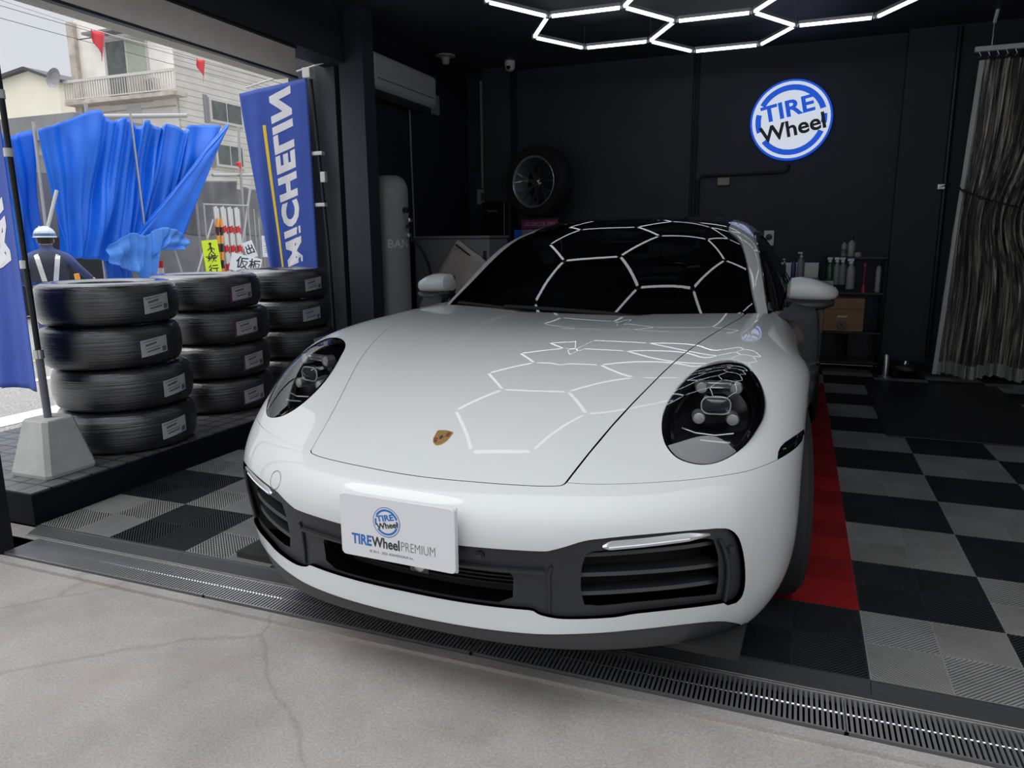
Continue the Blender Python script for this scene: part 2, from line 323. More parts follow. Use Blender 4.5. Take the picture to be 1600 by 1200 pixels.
def concrete_material():
    m, t, b = newmat('apron_concrete'); L = t.links.new; N = t.nodes.new
    tc_ = N('ShaderNodeTexCoord'); P = tc_.outputs['Object']
    n1 = N('ShaderNodeTexNoise'); n1.inputs['Scale'].default_value = 1.6; n1.inputs['Detail'].default_value = 8; n1.inputs['Roughness'].default_value = .65; L(P, n1.inputs['Vector'])
    r1 = N('ShaderNodeValToRGB'); e = r1.color_ramp.elements
    e[0].position = .30; e[0].color = (.205, .193, .178, 1); e[1].position = .70; e[1].color = (.335, .322, .30, 1)
    x = e.new(.5); x.color = (.28, .268, .25, 1)
    L(n1.outputs['Fac'], r1.inputs[0])
    n2 = N('ShaderNodeTexNoise'); n2.inputs['Scale'].default_value = 150; n2.inputs['Detail'].default_value = 6; L(P, n2.inputs['Vector'])
    r2 = N('ShaderNodeMapRange'); r2.inputs['From Min'].default_value = .3; r2.inputs['From Max'].default_value = .7; r2.inputs['To Min'].default_value = .78; r2.inputs['To Max'].default_value = 1.14; L(n2.outputs['Fac'], r2.inputs['Value'])
    sc_ = N('ShaderNodeVectorMath'); sc_.operation = 'SCALE'; L(r1.outputs['Color'], sc_.inputs[0]); L(r2.outputs[0], sc_.inputs['Scale'])
    # reddish stain patches
    n3 = N('ShaderNodeTexNoise'); n3.inputs['Scale'].default_value = 2.7; n3.inputs['Detail'].default_value = 4; mp = N('ShaderNodeMapping'); mp.inputs['Location'].default_value = (3.3, 7.1, 0); L(P, mp.inputs[0]); L(mp.outputs[0], n3.inputs['Vector'])
    r3 = N('ShaderNodeMapRange'); r3.inputs['From Min'].default_value = .56; r3.inputs['From Max'].default_value = .68; r3.inputs['To Max'].default_value = .45; L(n3.outputs['Fac'], r3.inputs['Value'])
    mx = N('ShaderNodeMix'); mx.data_type = 'RGBA'; L(r3.outputs[0], mx.inputs[0]); L(sc_.outputs[0], mx.inputs[6]); mx.inputs[7].default_value = (.27, .195, .18, 1)
    # thin cracks
    v = N('ShaderNodeTexVoronoi'); v.feature = 'DISTANCE_TO_EDGE'; v.inputs['Scale'].default_value = .5
    dn = N('ShaderNodeTexNoise'); dn.inputs['Scale'].default_value = 3; dn.inputs['Detail'].default_value = 5; L(P, dn.inputs['Vector'])
    ad = N('ShaderNodeVectorMath'); ad.operation = 'MULTIPLY_ADD'; L(dn.outputs['Color'], ad.inputs[0]); ad.inputs[1].default_value = (.12, .12, .12); L(P, ad.inputs[2])
    L(ad.outputs[0], v.inputs['Vector'])
    r4 = N('ShaderNodeMapRange'); r4.inputs['From Min'].default_value = .0; r4.inputs['From Max'].default_value = .004; r4.inputs['To Min'].default_value = .80; r4.inputs['To Max'].default_value = 1.0; L(v.outputs['Distance'], r4.inputs['Value'])
    s2 = N('ShaderNodeVectorMath'); s2.operation = 'SCALE'; L(mx.outputs[2], s2.inputs[0]); L(r4.outputs[0], s2.inputs['Scale'])
    L(s2.outputs[0], b.inputs['Base Color'])
    rr = N('ShaderNodeMapRange'); rr.inputs['To Min'].default_value = .32; rr.inputs['To Max'].default_value = .75; L(n1.outputs['Fac'], rr.inputs['Value']); L(rr.outputs[0], b.inputs['Roughness'])
    bp = N('ShaderNodeBump'); bp.inputs['Strength'].default_value = .35; bp.inputs['Distance'].default_value = .004; L(n2.outputs['Fac'], bp.inputs['Height']); L(bp.outputs[0], b.inputs['Normal'])
    return m
def asphalt_material():
    m, t, b = newmat('street_asphalt'); L = t.links.new; N = t.nodes.new
    tc_ = N('ShaderNodeTexCoord'); P = tc_.outputs['Object']
    n2 = N('ShaderNodeTexNoise'); n2.inputs['Scale'].default_value = 90; n2.inputs['Detail'].default_value = 5; L(P, n2.inputs['Vector'])
    r = N('ShaderNodeValToRGB'); r.color_ramp.elements[0].position = .35; r.color_ramp.elements[0].color = (.16, .155, .15, 1); r.color_ramp.elements[1].position = .65; r.color_ramp.elements[1].color = (.42, .41, .39, 1)
    L(n2.outputs['Fac'], r.inputs[0]); L(r.outputs['Color'], b.inputs['Base Color']); b.inputs['Roughness'].default_value = .85
    return m
def grid_tile_material():      # small black ceramic tiles on the platform
    m, t, b = newmat('platform_tiles'); L = t.links.new; N = t.nodes.new
    tc_ = N('ShaderNodeTexCoord'); br = N('ShaderNodeTexBrick'); br.offset = 0; br.inputs['Scale'].default_value = 1
    br.inputs['Brick Width'].default_value = .098; br.inputs['Row Height'].default_value = .098; br.inputs['Mortar Size'].default_value = .006
    br.inputs['Color1'].default_value = (.09, .09, .094, 1); br.inputs['Color2'].default_value = (.115, .115, .12, 1); br.inputs['Mortar'].default_value = (.012, .012, .012, 1)
    L(tc_.outputs['Object'], br.inputs['Vector']); L(br.outputs['Color'], b.inputs['Base Color']); b.inputs['Roughness'].default_value = .3
    return m
def siding_material(name, c1, c2, pitch):
    m, t, b = newmat(name); L = t.links.new; N = t.nodes.new
    tc_ = N('ShaderNodeTexCoord'); s_ = N('ShaderNodeSeparateXYZ'); L(tc_.outputs['Object'], s_.inputs[0])
    d = N('ShaderNodeMath'); d.operation = 'DIVIDE'; d.inputs[1].default_value = pitch; L(s_.outputs['Z'], d.inputs[0])
    f = N('ShaderNodeMath'); f.operation = 'FRACT'; L(d.outputs[0], f.inputs[0])
    g = N('ShaderNodeMath'); g.operation = 'LESS_THAN'; g.inputs[1].default_value = .08; L(f.outputs[0], g.inputs[0])
    n = N('ShaderNodeTexNoise'); n.inputs['Scale'].default_value = .7; n.inputs['Detail'].default_value = 6; L(tc_.outputs['Object'], n.inputs['Vector'])
    r = N('ShaderNodeValToRGB'); r.color_ramp.elements[0].position = .35; r.color_ramp.elements[1].position = .7
    r.color_ramp.elements[0].color = (*c1, 1); r.color_ramp.elements[1].color = (*c2, 1); L(n.outputs['Fac'], r.inputs[0])
    mx = N('ShaderNodeMix'); mx.data_type = 'RGBA'; L(g.outputs[0], mx.inputs[0]); L(r.outputs['Color'], mx.inputs[6]); mx.inputs[7].default_value = (*[c*.5 for c in c1], 1)
    L(mx.outputs[2], b.inputs['Base Color']); b.inputs['Roughness'].default_value = .8
    bp = N('ShaderNodeBump'); bp.inputs['Distance'].default_value = .02; L(f.outputs[0], bp.inputs['Height']); L(bp.outputs[0], b.inputs['Normal'])
    return m
M['concrete'] = concrete_material(); M['asphalt'] = asphalt_material(); M['ptiles'] = grid_tile_material()
M['siding'] = siding_material('grey_siding', (.54, .51, .46), (.66, .63, .58), .34)

# ------------------------------------------------------------------ the room
WB, WL, WR_, CEIL = 5.4, -3.62, 2.6, 2.87
ribbed_floor()
mb = MB(); mb.box((WL, .0, -.02), (WR_, WB, -.0121)); struct(mb.build('floor_base', 'deep_black'))
mb = MB(); mb.box((-3.6, -.10, -.20), (WR_, WB, -.0201)); mb.box((-3.6, -.30, -.35), (WR_+3, -.262, -.006))
struct(mb.build('floor_slab', 'concrete'))
# ramped edging strips in front of the tiles, one per 0.4 m pair
edge0 = None
for k in range(-4, 4):
    x0 = k*.8 + .0
    b_ = MB(); a = max(x0, -3.22)
    V = []; prof = [(0, -.0005), (-.008, -.001)]
    for q_ in range(8):
        yy = -.012 - q_*.0065; zz = -.002 - q_*.0021
        prof += [(yy, zz), (yy-.004, zz-.0013), (yy-.0045, zz-.0035), (yy-.0063, zz-.0039)]
    prof += [(-.072, -.0195)]
    prof = prof + [(-.072, -.03), (0, -.03)]
    b_.add([(a+.0008, y, z) for y, z in prof]+[(x0+.7992, y, z) for y, z in prof],
           [(i, (i+1) % len(prof), len(prof)+(i+1) % len(prof), len(prof)+i) for i in range(len(prof))]+[tuple(range(len(prof)))[::-1], tuple(range(len(prof), 2*len(prof)))])
    e_ = b_.build('edging_strip', mat('edging_%d' % (k+4), (.030, .031, .034), .45) if edge0 is None else edge0)
    if edge0 is None: edge0 = e_.data.materials[0]
    lab = {-4: 'black ribbed edging strip at the left end, beside the black platform', -3: 'black ribbed edging strip second from the platform', -2: 'black ribbed edging strip running under the nose of the car, at its left', -1: 'black ribbed edging strip under the right end of the front bumper',
           0: 'black ribbed edging strip in front of the light grey tiles right of the car', 1: 'black ribbed edging strip at the far right edge of the picture'}.get(k)
    if lab is None: struct(e_)
    else: tag(e_, lab, 'floor edging', 'edging strips along the drain')
# apron, drain, street
b_ = MB(); b_.add([(-3.3, -.262, -.018), (9, -.262, -.018), (9, -9, -.05), (-3.3, -9, -.05)], [(3,2,1,0)])
struct(b_.build('floor_apron', 'concrete'))
b_ = MB(); b_.box((-3.6, -.262, -.16), (6, -.095, -.14)); b_.box((-3.6, -.1, -.14), (6, -.096, -.02)); struct(b_.build('drain_channel', 'deep_black'))
def zst(x): return -.02 - .016*max(0, -3.3-x)
b_ = MB(); xs = [-3.3, -4.4, -6, -9, -14, -30, -70]
b_.add([(x, y, zst(x) if x > -15 else zst(-15)) for x in xs for y in (-30, 70)], [(2*i, 2*i+1, 2*i+3, 2*i+2) for i in range(len(xs)-1)])
struct(b_.build('floor_street', 'asphalt'))
b_ = MB(); b_.add([(-3.3, -9, -.05), (40, -9, -.05), (40, -40, -.05), (-3.3, -40, -.05)], [(3,2,1,0)]); struct(b_.build('floor_street_front', 'asphalt'))
M['road_white'] = mat('road_marking_white', (.75, .74, .70), .8, noise=.1); M['road_yellow'] = mat('road_marking_yellow', (.7, .5, .08), .8, noise=.1)
for i, (xa, xb, mt) in enumerate([(-5.55, -5.25, 'road_white'), (-6.9, -6.75, 'road_white'), (-8.1, -8.0, 'road_yellow')]):
    b_ = MB(); b_.add([(xa, -6, zst(xa)+.004), (xb, -6, zst(xb)+.004), (xb, 30, zst(xb)+.004), (xa, 30, zst(xa)+.004)], [(0,1,2,3)]); struct(b_.build('road_marking', mt))

# grating over the drain: metre-long panels with cross bars
def grating(name):
    r = thing(name, '', 'drain grating')
    f = MB(); L_ = .998
    f.box((0, -.250, -.022), (L_, -.245, -.004)); f.box((0, -.108, -.022), (L_, -.103, -.004))
    f.box((0, -.25, -.022), (.004, -.103, -.004)); f.box((L_-.004, -.25, -.022), (L_, -.103, -.004))
    f.build('frame', 'grate_steel', r)
    MB().tube([(0, -.172, -.0085), (L_, -.172, -.0085)], .0040, 10).build('centre_rod', 'chrome', r, True)
    g = MB(); n = 78
    for i in range(1, n):
        x = i*L_/n; g.add([(x-.0036, -.246, -.004), (x+.0036, -.246, -.004), (x+.0036, -.107, -.004), (x-.0036, -.107, -.004), (x-.001, -.246, -.02), (x+.001, -.246, -.02), (x+.001, -.107, -.02), (x-.001, -.107, -.02)],
              [(0,1,2,3), (7,6,5,4), (0,4,5,1), (1,5,6,2), (2,6,7,3), (3,7,4,0)])
    g.build('grating_bars', 'grate_steel', r); return r
M['steel'].node_tree.nodes['Principled BSDF'].inputs['Base Color'].default_value = (.55, .55, .56, 1)
gr = grating('drain_grating')
labs = ['steel drain grating panel at the far left end, beside the black column', 'steel drain grating panel left of the front bumper, where it shines brightest', 'steel drain grating panel under the left corner of the front bumper',
        'steel drain grating panel crossing below the right front corner of the car', 'steel drain grating panel in front of the light grey tiles at right']
for i in range(5):
    if i == 0: gr.location = (-3.07, 0, 0); gr['label'] = labs[0]; o_ = gr
    else: o_ = dup(gr, (-3.07+i, 0, 0), 0, labs[i])
    o_['group'] = 'gratings over the drain'

# walls and ceiling
b_ = MB(); b_.box((WL-.1, WB, 0), (WR_+.1, WB+.12, CEIL)); struct(b_.build('wall_back', 'wall_dark'))
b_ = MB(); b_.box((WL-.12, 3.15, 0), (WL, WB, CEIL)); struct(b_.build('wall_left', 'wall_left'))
b_ = MB(); b_.box((WR_, -.4, 0), (WR_+.12, WB, CEIL)); struct(b_.build('wall_right', 'wall_dark'))
b_ = MB(); b_.box((WL, -.45, CEIL), (WR_+.12, WB, CEIL+.15)); struct(b_.build('ceiling', 'ceil_dark'))
b_ = MB(); b_.box((-4.10, 3.05, 0), (-3.67, 3.3, CEIL+.3)); struct(b_.build('pillar', 'pier'))
b_ = MB(); b_.box((-3.585, 2.99, 0), (-3.375, 3.15, CEIL)); struct(b_.build('pillar', 'wall_dark'))
b_ = MB(); b_.box((-3.70, 3.15, 0), (-3.58, 3.25, CEIL)); struct(b_.build('pillar', 'deep_black'))  # black back of the recess between pier and post, shade put in as colour
b_ = MB(); b_.box((-3.36, 5.2, 0), (-3.06, WB, CEIL)); struct(b_.build('pillar', 'wall_dark'))
b_ = MB(); b_.box((.49, 5.3, 0), (1.30, WB, CEIL)); struct(b_.build('pillar', 'wall_dark'))
b_ = MB(); b_.box((-3.24, -.27, -.03), (-3.07, -.205, 2.28)); struct(b_.build('pillar', 'black_metal'))
# header over the open left side: rough render outside, smooth panel inside, dark beam above
b_ = MB(); b_.box((-3.74, -.45, 2.29), (-3.60, 2.45, 2.34)); struct(b_.build('trim_1', 'header_rough'))
b_ = MB(); b_.box((-3.60, -.45, 2.30), (-3.57, 2.45, 2.475)); struct(b_.build('trim_2', 'header_beige'))
b_ = MB(); b_.box((-3.605, -.45, 2.283), (-3.565, 2.46, 2.298)); b_.box((-3.60, -.45, 2.477), (-3.56, 2.46, 2.487)); struct(b_.build('trim_3', 'black_metal'))
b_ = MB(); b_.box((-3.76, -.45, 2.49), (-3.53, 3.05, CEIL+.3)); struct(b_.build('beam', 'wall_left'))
b_ = MB(); b_.box((WL, -.55, 2.62), (WR_+.12, -.45, CEIL+.4)); struct(b_.build('beam', 'wall_dark'))
# pipes and a switch box painted in with the back wall
def pipe(pts, r, label, cat='pipe', m='black_metal', name='conduit_pipe'):
    o = MB().tube(pts, r, 10).build(name, m, smooth=True); return tag(o, label, cat)
pipe([(-1.27, 5.385, 2.86), (-1.27, 5.385, 1.3)], .012, 'thin black conduit rising up the back wall, left of the pair')
pipe([(-1.235, 5.385, 2.86), (-1.235, 5.385, 1.3)], .009, 'thinner black conduit on the back wall, right of the pair')
pipe([(-1.20, 5.38, 1.35), (-1.20, 5.38, 1.72), (-1.17, 5.38, 1.755), (-.43, 5.38, 1.765), (-.40, 5.38, 1.79), (-.40, 5.385, 1.83)], .013, 'black conduit bending horizontally under the round sign')
pipe([(.86, 5.28, 2.85), (.86, 5.28, .12)], .02, 'black downpipe down the pillar beside the clear curtain')
pipe([(-3.45, 5.375, 2.80), (-3.45, 5.375, 1.72)], .016, 'white conduit dropping to the switch in the back left corner', 'conduit', 'aircon')
sw = thing('wall_switch', 'white wall switch at the foot of the white conduit', 'switch', (-3.44, 5.38, 1.63))
MB().rbox((-.07, -.03, -.08), (.07, .015, .08), .006).build('switch_plate', 'aircon', sw)
MB().rbox((-.02, -.038, -.04), (.02, -.029, .04), .003).build('rocker', 'aircon_dark', sw)
sw = thing('wall_socket', 'white socket with a dark round dial on the back wall beside the car roof', 'socket', (-.53, 5.39, 1.17))
MB().rbox((-.045, -.02, -.07), (.045, .005, .07), .006).build('socket_plate', 'sign_white', sw)
MB().lathe([(0, .008), (.028, .006), (.03, 0)], 20, T(0, -.02, .01) @ R('X', 90)).build('dial', 'ink_black', sw)
b_ = MB().rbox((-1.02, 5.36, 1.665), (-.91, 5.395, 1.735), .004).build('junction_box', mat('cream_box', (.30, .27, .22), .5)); tag(b_, 'cream junction box hanging under the horizontal conduit', 'junction box')
bx = thing('control_box', 'black control box with a small dark panel on the corner pillar', 'box', (-3.22, 5.2, 1.36))
MB().rbox((-.13, -.10, -.20), (.13, 0, .20), .01).build('cover', 'gloss_black', bx)
MB().box((-.06, -.104, .10), (.05, -.1, .115)).build('display', 'ink_grey', bx)
b_ = MB().rbox((WL, 4.55, 2.36), (WL+.03, 4.68, 2.54), .004).build('vent_cover', 'grey_panel'); tag(b_, 'small slotted vent cover on the left wall right of the air conditioner', 'vent')
# ceiling fittings
dc = thing('dome_camera', 'white dome security camera under the ceiling at the back', 'camera', (-2.98, 5.0, CEIL))
MB().lathe([(0, 0), (.05, 0), (.052, -.015), (.05, -.05), (.04, -.078), (.02, -.092), (0, -.094)], 24).build('housing', 'plastic_white', dc, True)
MB().lathe([(0, .02), (.018, .015), (.022, 0)], 16, T(.0, -.036, -.062) @ R('X', 65)).build('lens', 'gloss_black', dc)
sd = thing('smoke_detector', 'white funnel shaped detector on the ceiling above the air conditioner', 'detector', (-3.45, 4.55, CEIL))
MB().lathe([(0, 0), (.09, 0), (.09, -.012), (.04, -.02), (.032, -.07), (.028, -.08), (0, -.082)], 24).build('body', 'aircon', sd, True)

# hexagonal tube lights
HZ, HS = 2.70, .535
hexc = [(-.92, 4.125-.9266*k) for k in range(4)] + [(-1.7225, 3.662-.9266*k) for k in range(4)] + [(-.1175, 3.662-.9266*k) for k in range(4)]
edges = {}; nodes = {}
for cx_, cy_ in hexc:
    P = [(cx_+HS*math.cos(k*PI/3), cy_+HS*math.sin(k*PI/3)) for k in range(6)]
    for k in range(6):
        a, b2 = P[k], P[(k+1) % 6]; ka = (round(a[0], 1), round(a[1], 1)); kb = (round(b2[0], 1), round(b2[1], 1))
        nodes[ka] = a; nodes[kb] = b2; edges[tuple(sorted((ka, kb)))] = (a, b2)
hx = thing('hexagon_ceiling_light', 'white LED tube light in a honeycomb of hexagons under the ceiling', 'ceiling light', (-.92, 2.3, HZ))
for (ka, kb), (a, b2) in edges.items():
    a = Vector((a[0]+.92, a[1]-2.3, 0)); b2 = Vector((b2[0]+.92, b2[1]-2.3, 0)); d = (b2-a).normalized()
    tb = MB().tube([a+d*.03, b2-d*.03], .0125, 10).build('light_tube', 'light_tube', hx, True)
    n_ = Vector((-d.y, d.x, 0))*.012
    V = [a+d*.02+n_+Vector((0,0,.008)), a+d*.02-n_+Vector((0,0,.008)), b2-d*.02-n_+Vector((0,0,.008)), b2-d*.02+n_+Vector((0,0,.008))]
    V2 = [v+Vector((0,0,.022)) for v in V]
    MB().add(V+V2, [(0,1,2,3), (7,6,5,4), (0,4,5,1), (1,5,6,2), (2,6,7,3), (3,7,4,0)]) 
    ch = MB(); ch.add(V+V2, [(0,1,2,3), (7,6,5,4), (0,4,5,1), (1,5,6,2), (2,6,7,3), (3,7,4,0)]); ch.build('channel', 'satin_silver', tb)
for p in nodes.values():
    MB().lathe([(0, -.014), (.017, -.012), (.02, 0), (.017, .03), (0, .03)], 12, T(p[0]+.92, p[1]-2.3, 0)).build('connector', 'grey_panel', hx, True)
for k, p in enumerate(nodes.values()):
    if k % 3 == 0: MB().tube([(p[0]+.92, p[1]-2.3, .03), (p[0]+.92, p[1]-2.3, CEIL-HZ)], .0015, 6).build('hanging_wire', 'steel', hx)
# ------------------------------------------------------------------ the car: two B-spline surfaces cut into panels
def net(s, shape): return np.array([int(t) for t in s.split()], float).reshape(shape)/1000
CB = net(BODY_NET, (27, 13, 3)); CG = net(ROOF_NET, (15, 9, 3)); CW = net(SCREEN_NET, (9, 7, 3))
def basis(t, n):
    t = np.clip(t, 0, n); k = np.minimum(np.floor(t).astype(int), n-1); s = t-k
    B = np.stack([(1-s)**3, 3*s**3-6*s*s+4, -3*s**3+3*s*s+3*s+1, s**3], -1)/6
    D = np.stack([-3*(1-s)**2, 9*s*s-12*s, -9*s*s+6*s+3, 3*s*s], -1)/6
    return k, B, D
def surf(C, UV):
    """points and outward normals at (u, v); negative u is the mirrored half"""
    UV = np.asarray(UV, float); u = np.abs(UV[:, 0]); v = UV[:, 1]; sg = np.where(UV[:, 0] < 0, -1.0, 1.0)
    NJ, NI, _ = C.shape; ku, Bu, Du = basis(u, NI-3); kv, Bv, Dv = basis(v, NJ-3)
    W = np.stack([np.stack([C[kv+a, ku+b] for b in range(4)], 1) for a in range(4)], 1)
    P = np.einsum('na,nb,nabc->nc', Bv, Bu, W); Pu = np.einsum('na,nb,nabc->nc', Bv, Du, W); Pv = np.einsum('na,nb,nabc->nc', Dv, Bu, W)
    N = np.cross(Pu, Pv); N /= np.linalg.norm(N, axis=1)[:, None]+1e-12
    N[u < 1e-6, 0] = 0
    if C is CB:      # the shallow recess pressed into the middle of the bonnet
        x, y = P[:, 0], P[:, 1]; xc = .17+.11*np.clip((y-.3)/.9, 0, 1.2); hgt = .0032*np.clip((y-.30)/.5, 0, 1)*(v > 8)*(v < 15.7)
        t = np.clip((x-xc)/.028+.5, 0, 1); P = P-N*(hgt*(1-t*t*(3-2*t)))[:, None]
        sl = hgt*6*t*(1-t)/.028; N = N-np.stack([sl, 0*sl, 0*sl], 1); N /= np.linalg.norm(N, axis=1)[:, None]
    P[:, 0] *= sg; N[:, 0] *= sg
    return P, N
def inpoly(P, poly):
    x, y = P[:, 0], P[:, 1]; r = np.zeros(len(P), bool); n = len(poly); j = n-1
    for i in range(n):
        xi, yi = poly[i]; xj, yj = poly[j]
        c = ((yi > y) != (yj > y)) & (x < (xj-xi)*(y-yi)/(yj-yi+1e-15)+xi); r ^= c; j = i
    return r
def dens(loop, st):
    out = []; n = len(loop)
    for i in range(n):
        a = np.array(loop[i]); b = np.array(loop[(i+1) % n]); k = max(1, int(math.ceil(np.linalg.norm(b-a)/st)))
        out += [tuple(a+(b-a)*t/k) for t in range(k)]
    r = [out[0]]
    for p in out[1:]:
        if abs(p[0]-r[-1][0])+abs(p[1]-r[-1][1]) > .004: r.append(p)
    return r
def offset_loop(loop, d):
    """shrink (d > 0) a closed uv loop towards its inside"""
    n = len(loop); P = np.array(loop); A = sum(P[i][0]*P[(i+1) % n][1]-P[(i+1) % n][0]*P[i][1] for i in range(n)); s = 1 if A > 0 else -1
    out = []
    for i in range(n):
        e1 = P[i]-P[i-1]; e2 = P[(i+1) % n]-P[i]
        n1 = np.array([-e1[1], e1[0]])/(np.linalg.norm(e1)+1e-9); n2 = np.array([-e2[1], e2[0]])/(np.linalg.norm(e2)+1e-9)
        nn = n1+n2; nn /= np.linalg.norm(nn)+1e-9
        out.append(tuple(P[i]+s*nn*d))
    return out
def panel(name, C, outer, holes=(), m='paint', parent=None, off=0.0, flange=.018, st=.16, gap=.0, hole_flange=None, bulge=0.0):
    loops = [dens(outer, st)]+[dens(h, st*.7) for h in holes]
    if gap: loops = [offset_loop(l, gap if i == 0 else -gap) for i, l in enumerate(loops)]
    us = [p[0] for p in loops[0]]; vs = [p[1] for p in loops[0]]
    gx, gy = np.meshgrid(np.arange(min(us)+st*.5, max(us), st), np.arange(min(vs)+st*.5, max(vs), st))
    G = np.stack([gx.ravel(), gy.ravel()], 1)
    ok = inpoly(G, loops[0])
    for h in loops[1:]: ok &= ~inpoly(G, h)
    G = G[ok]
    B = np.array([p for l in loops for p in l])
    d = np.sqrt(((G[:, None, :]-B[None])**2).sum(-1)).min(1); G = G[d > st*.45]
    pts = [Vector(p) for p in B]+[Vector(p) for p in G]; E = []; k = 0
    for l in loops:
        n = len(l); E += [(k+i, k+(i+1) % n) for i in range(n)]; k += n
    v2, e2, f2, *_ = delaunay_2d_cdt(pts, E, [], 0, 1e-6)
    V2 = np.array([tuple(v) for v in v2])
    cen = np.array([V2[list(f)].mean(0) for f in f2]); ok = inpoly(cen, loops[0])
    for h in loops[1:]: ok &= ~inpoly(cen, h)
    F = [tuple(f) for f, o in zip(f2, ok) if o]
    P, N = surf(C, V2); P = P+N*off
    if bulge:
        c = P[:len(loops[0])].mean(0); q = P-c; q2 = (q**2).sum(1); R2 = (q2[:len(loops[0])]).mean(); h = np.clip(1-q2/R2, 0, 1)
        rad = np.sqrt(((V2-V2[:len(loops[0])].mean(0))**2).sum(1))
        P = P+N*(bulge*h)[:, None]; qt = q-N*(q*N).sum(1)[:, None]; N = N+qt*(2*bulge/R2); N /= np.linalg.norm(N, axis=1)[:, None]
    # orient
    f0 = F[0]; nn = np.cross(P[f0[1]]-P[f0[0]], P[f0[2]]-P[f0[0]])
    if nn @ N[f0[0]] < 0: F = [f[::-1] for f in F]
    V = [tuple(p) for p in P]; NV = [tuple(n) for n in N]; nb = len(F)
    if flange:
        for li, l in enumerate(loops):
            if li and hole_flange is not None: fl = hole_flange
            else: fl = flange
            if not fl: continue
            p, n = surf(C, np.array(l)); p = p+n*off; cnt = len(l)
            tn = np.roll(p, -1, 0)-np.roll(p, 1, 0); b3 = np.cross(tn, n); b3 /= np.linalg.norm(b3, axis=1)[:, None]+1e-12
            L2 = offset_loop(l, -.02 if li == 0 else .02); q, _ = surf(C, np.array(L2))
            sgn = np.sign(((q-p)*b3).sum(1)); b3 *= sgn[:, None]   # away from the panel
            s0 = len(V); r = .003
            for dn, db, nx in ((0, 0, 0.0), (r, r*.3, .5), (r*1.4, r*.45, 1), (fl, r*.5, 1)):
                V += [tuple(a-b*dn+c*db) for a, b, c in zip(p, n, b3)]
                NV += [tuple((b*(1-nx)+c*nx)) for b, c in zip(n, b3)]
            for a in range(3):
                for i in range(cnt): F.append((s0+a*cnt+i, s0+a*cnt+(i+1) % cnt, s0+(a+1)*cnt+(i+1) % cnt, s0+(a+1)*cnt+i))
    me = bpy.data.meshes.new(name); me.from_pydata(V, [], F); me.update()
    me.polygons.foreach_set('use_smooth', [True]*len(me.polygons))
    NV = np.array(NV); NV /= np.linalg.norm(NV, axis=1)[:, None]+1e-12
    me.normals_split_custom_set_from_vertices([tuple(n) for n in NV])
    me.materials.append(M[m] if isinstance(m, str) else m)
    o = bpy.data.objects.new(name, me); COL.objects.link(o)
    if parent: o.parent = parent
    return o
def mir(l): return [(-u, v) for u, v in l]
def both(half):          # half loop from the centre line out and back -> closed symmetric loop
    return list(half)+[(-u, v) for u, v in reversed(half) if abs(u) > 1e-6]

car = thing('sports_car', 'white sports coupe with round headlights parked nose out in the dark garage', 'car', (-1.13, -.36, 0), math.radians(-2))

HOODSIDE = [(2.09, 7.02), (2.18, 8.30), (2.28, 9.24), (2.40, 9.99), (2.53, 10.68), (2.63, 11.35), (2.74, 12.1), (2.83, 12.75), (2.92, 13.5), (3.01, 14.3), (3.08, 15.0), (3.08, 15.45)]
HOODFRONT = [(0, 6.72), (.35, 6.73), (.79, 6.755), (1.14, 6.765), (1.6, 6.785), (1.86, 6.81)]
HOODCORN = [(1.86, 6.81), (2.01, 6.86), (2.07, 6.93), (2.09, 7.02)]
HOODREAR = [(2.9, 15.62), (2.35, 15.62), (1.75, 15.58), (1.1, 15.48), (.54, 15.41), (0, 15.39)]
hf = crv(HOODFRONT, 4)[:-1]+crv(HOODCORN, 3)[:-1]+crv(HOODSIDE, 4)
hood_half = hf+[(3.04, 15.56)]+crv(HOODREAR, 3)
SEAM = crv([(2.09, 7.02), (2.55, 6.99), (3.14, 7.01), (3.91, 6.99), (4.71, 6.90), (5.4, 6.84), (5.99, 6.82), (6.5, 6.89), (7.0, 6.99)], 4)
MARK = [(7.0, 6.99), (7.02, 7.30), (7.10, 7.46), (7.30, 7.60), (7.8, 7.76), (8.5, 7.90), (8.9, 7.93), (9.0, 7.7), (8.75, 7.45), (8.0, 7.24), (7.4, 7.09)]
LAMP = [(4.41, 11.28), (3.81, 11.33), (3.44, 11.14), (3.28, 10.73), (3.18, 10.29), (3.18, 9.79), (3.29, 9.35), (3.47, 8.91), (3.72, 8.45), (4.05, 8.0), (4.37, 7.71), (4.71, 7.5), (5.04, 7.43), (5.36, 7.5), (5.66, 7.67), (5.94, 7.93), (6.16, 8.27), (6.33, 8.63), (6.35, 9.06), (6.24, 9.48), (6.0, 10.0), (5.62, 10.5), (5.13, 10.95)]
LAMPC = crv(LAMP, 3, True)
IN_TOP = crv([(0, 3.9), (.47, 3.92), (.82, 3.93), (1.45, 3.96), (1.97, 3.98), (2.12, 4.04), (2.34, 4.2), (2.62, 4.42), (2.92, 4.52), (3.58, 4.64), (4.57, 4.71), (5.27, 4.69)], 3)
IN_OUT = crv([(5.27, 4.69), (5.56, 4.6), (5.78, 4.3), (5.92, 3.83), (6.05, 3.09), (6.12, 2.37), (6.08, 1.95), (5.94, 1.76)], 3)[1:]
IN_BOT = [(5.70, 1.74)]+crv([(5.58, 1.87), (4.63, 1.88), (3.6, 1.82), (3.16, 1.72), (2.42, 1.67), (2.13, 1.69), (1.92, 1.78), (1.82, 1.9)], 3)+crv([(1.75, 1.92), (1.42, 1.92), (.75, 1.93), (0, 1.95)], 2)
INTAKE = IN_TOP+IN_OUT+IN_BOT
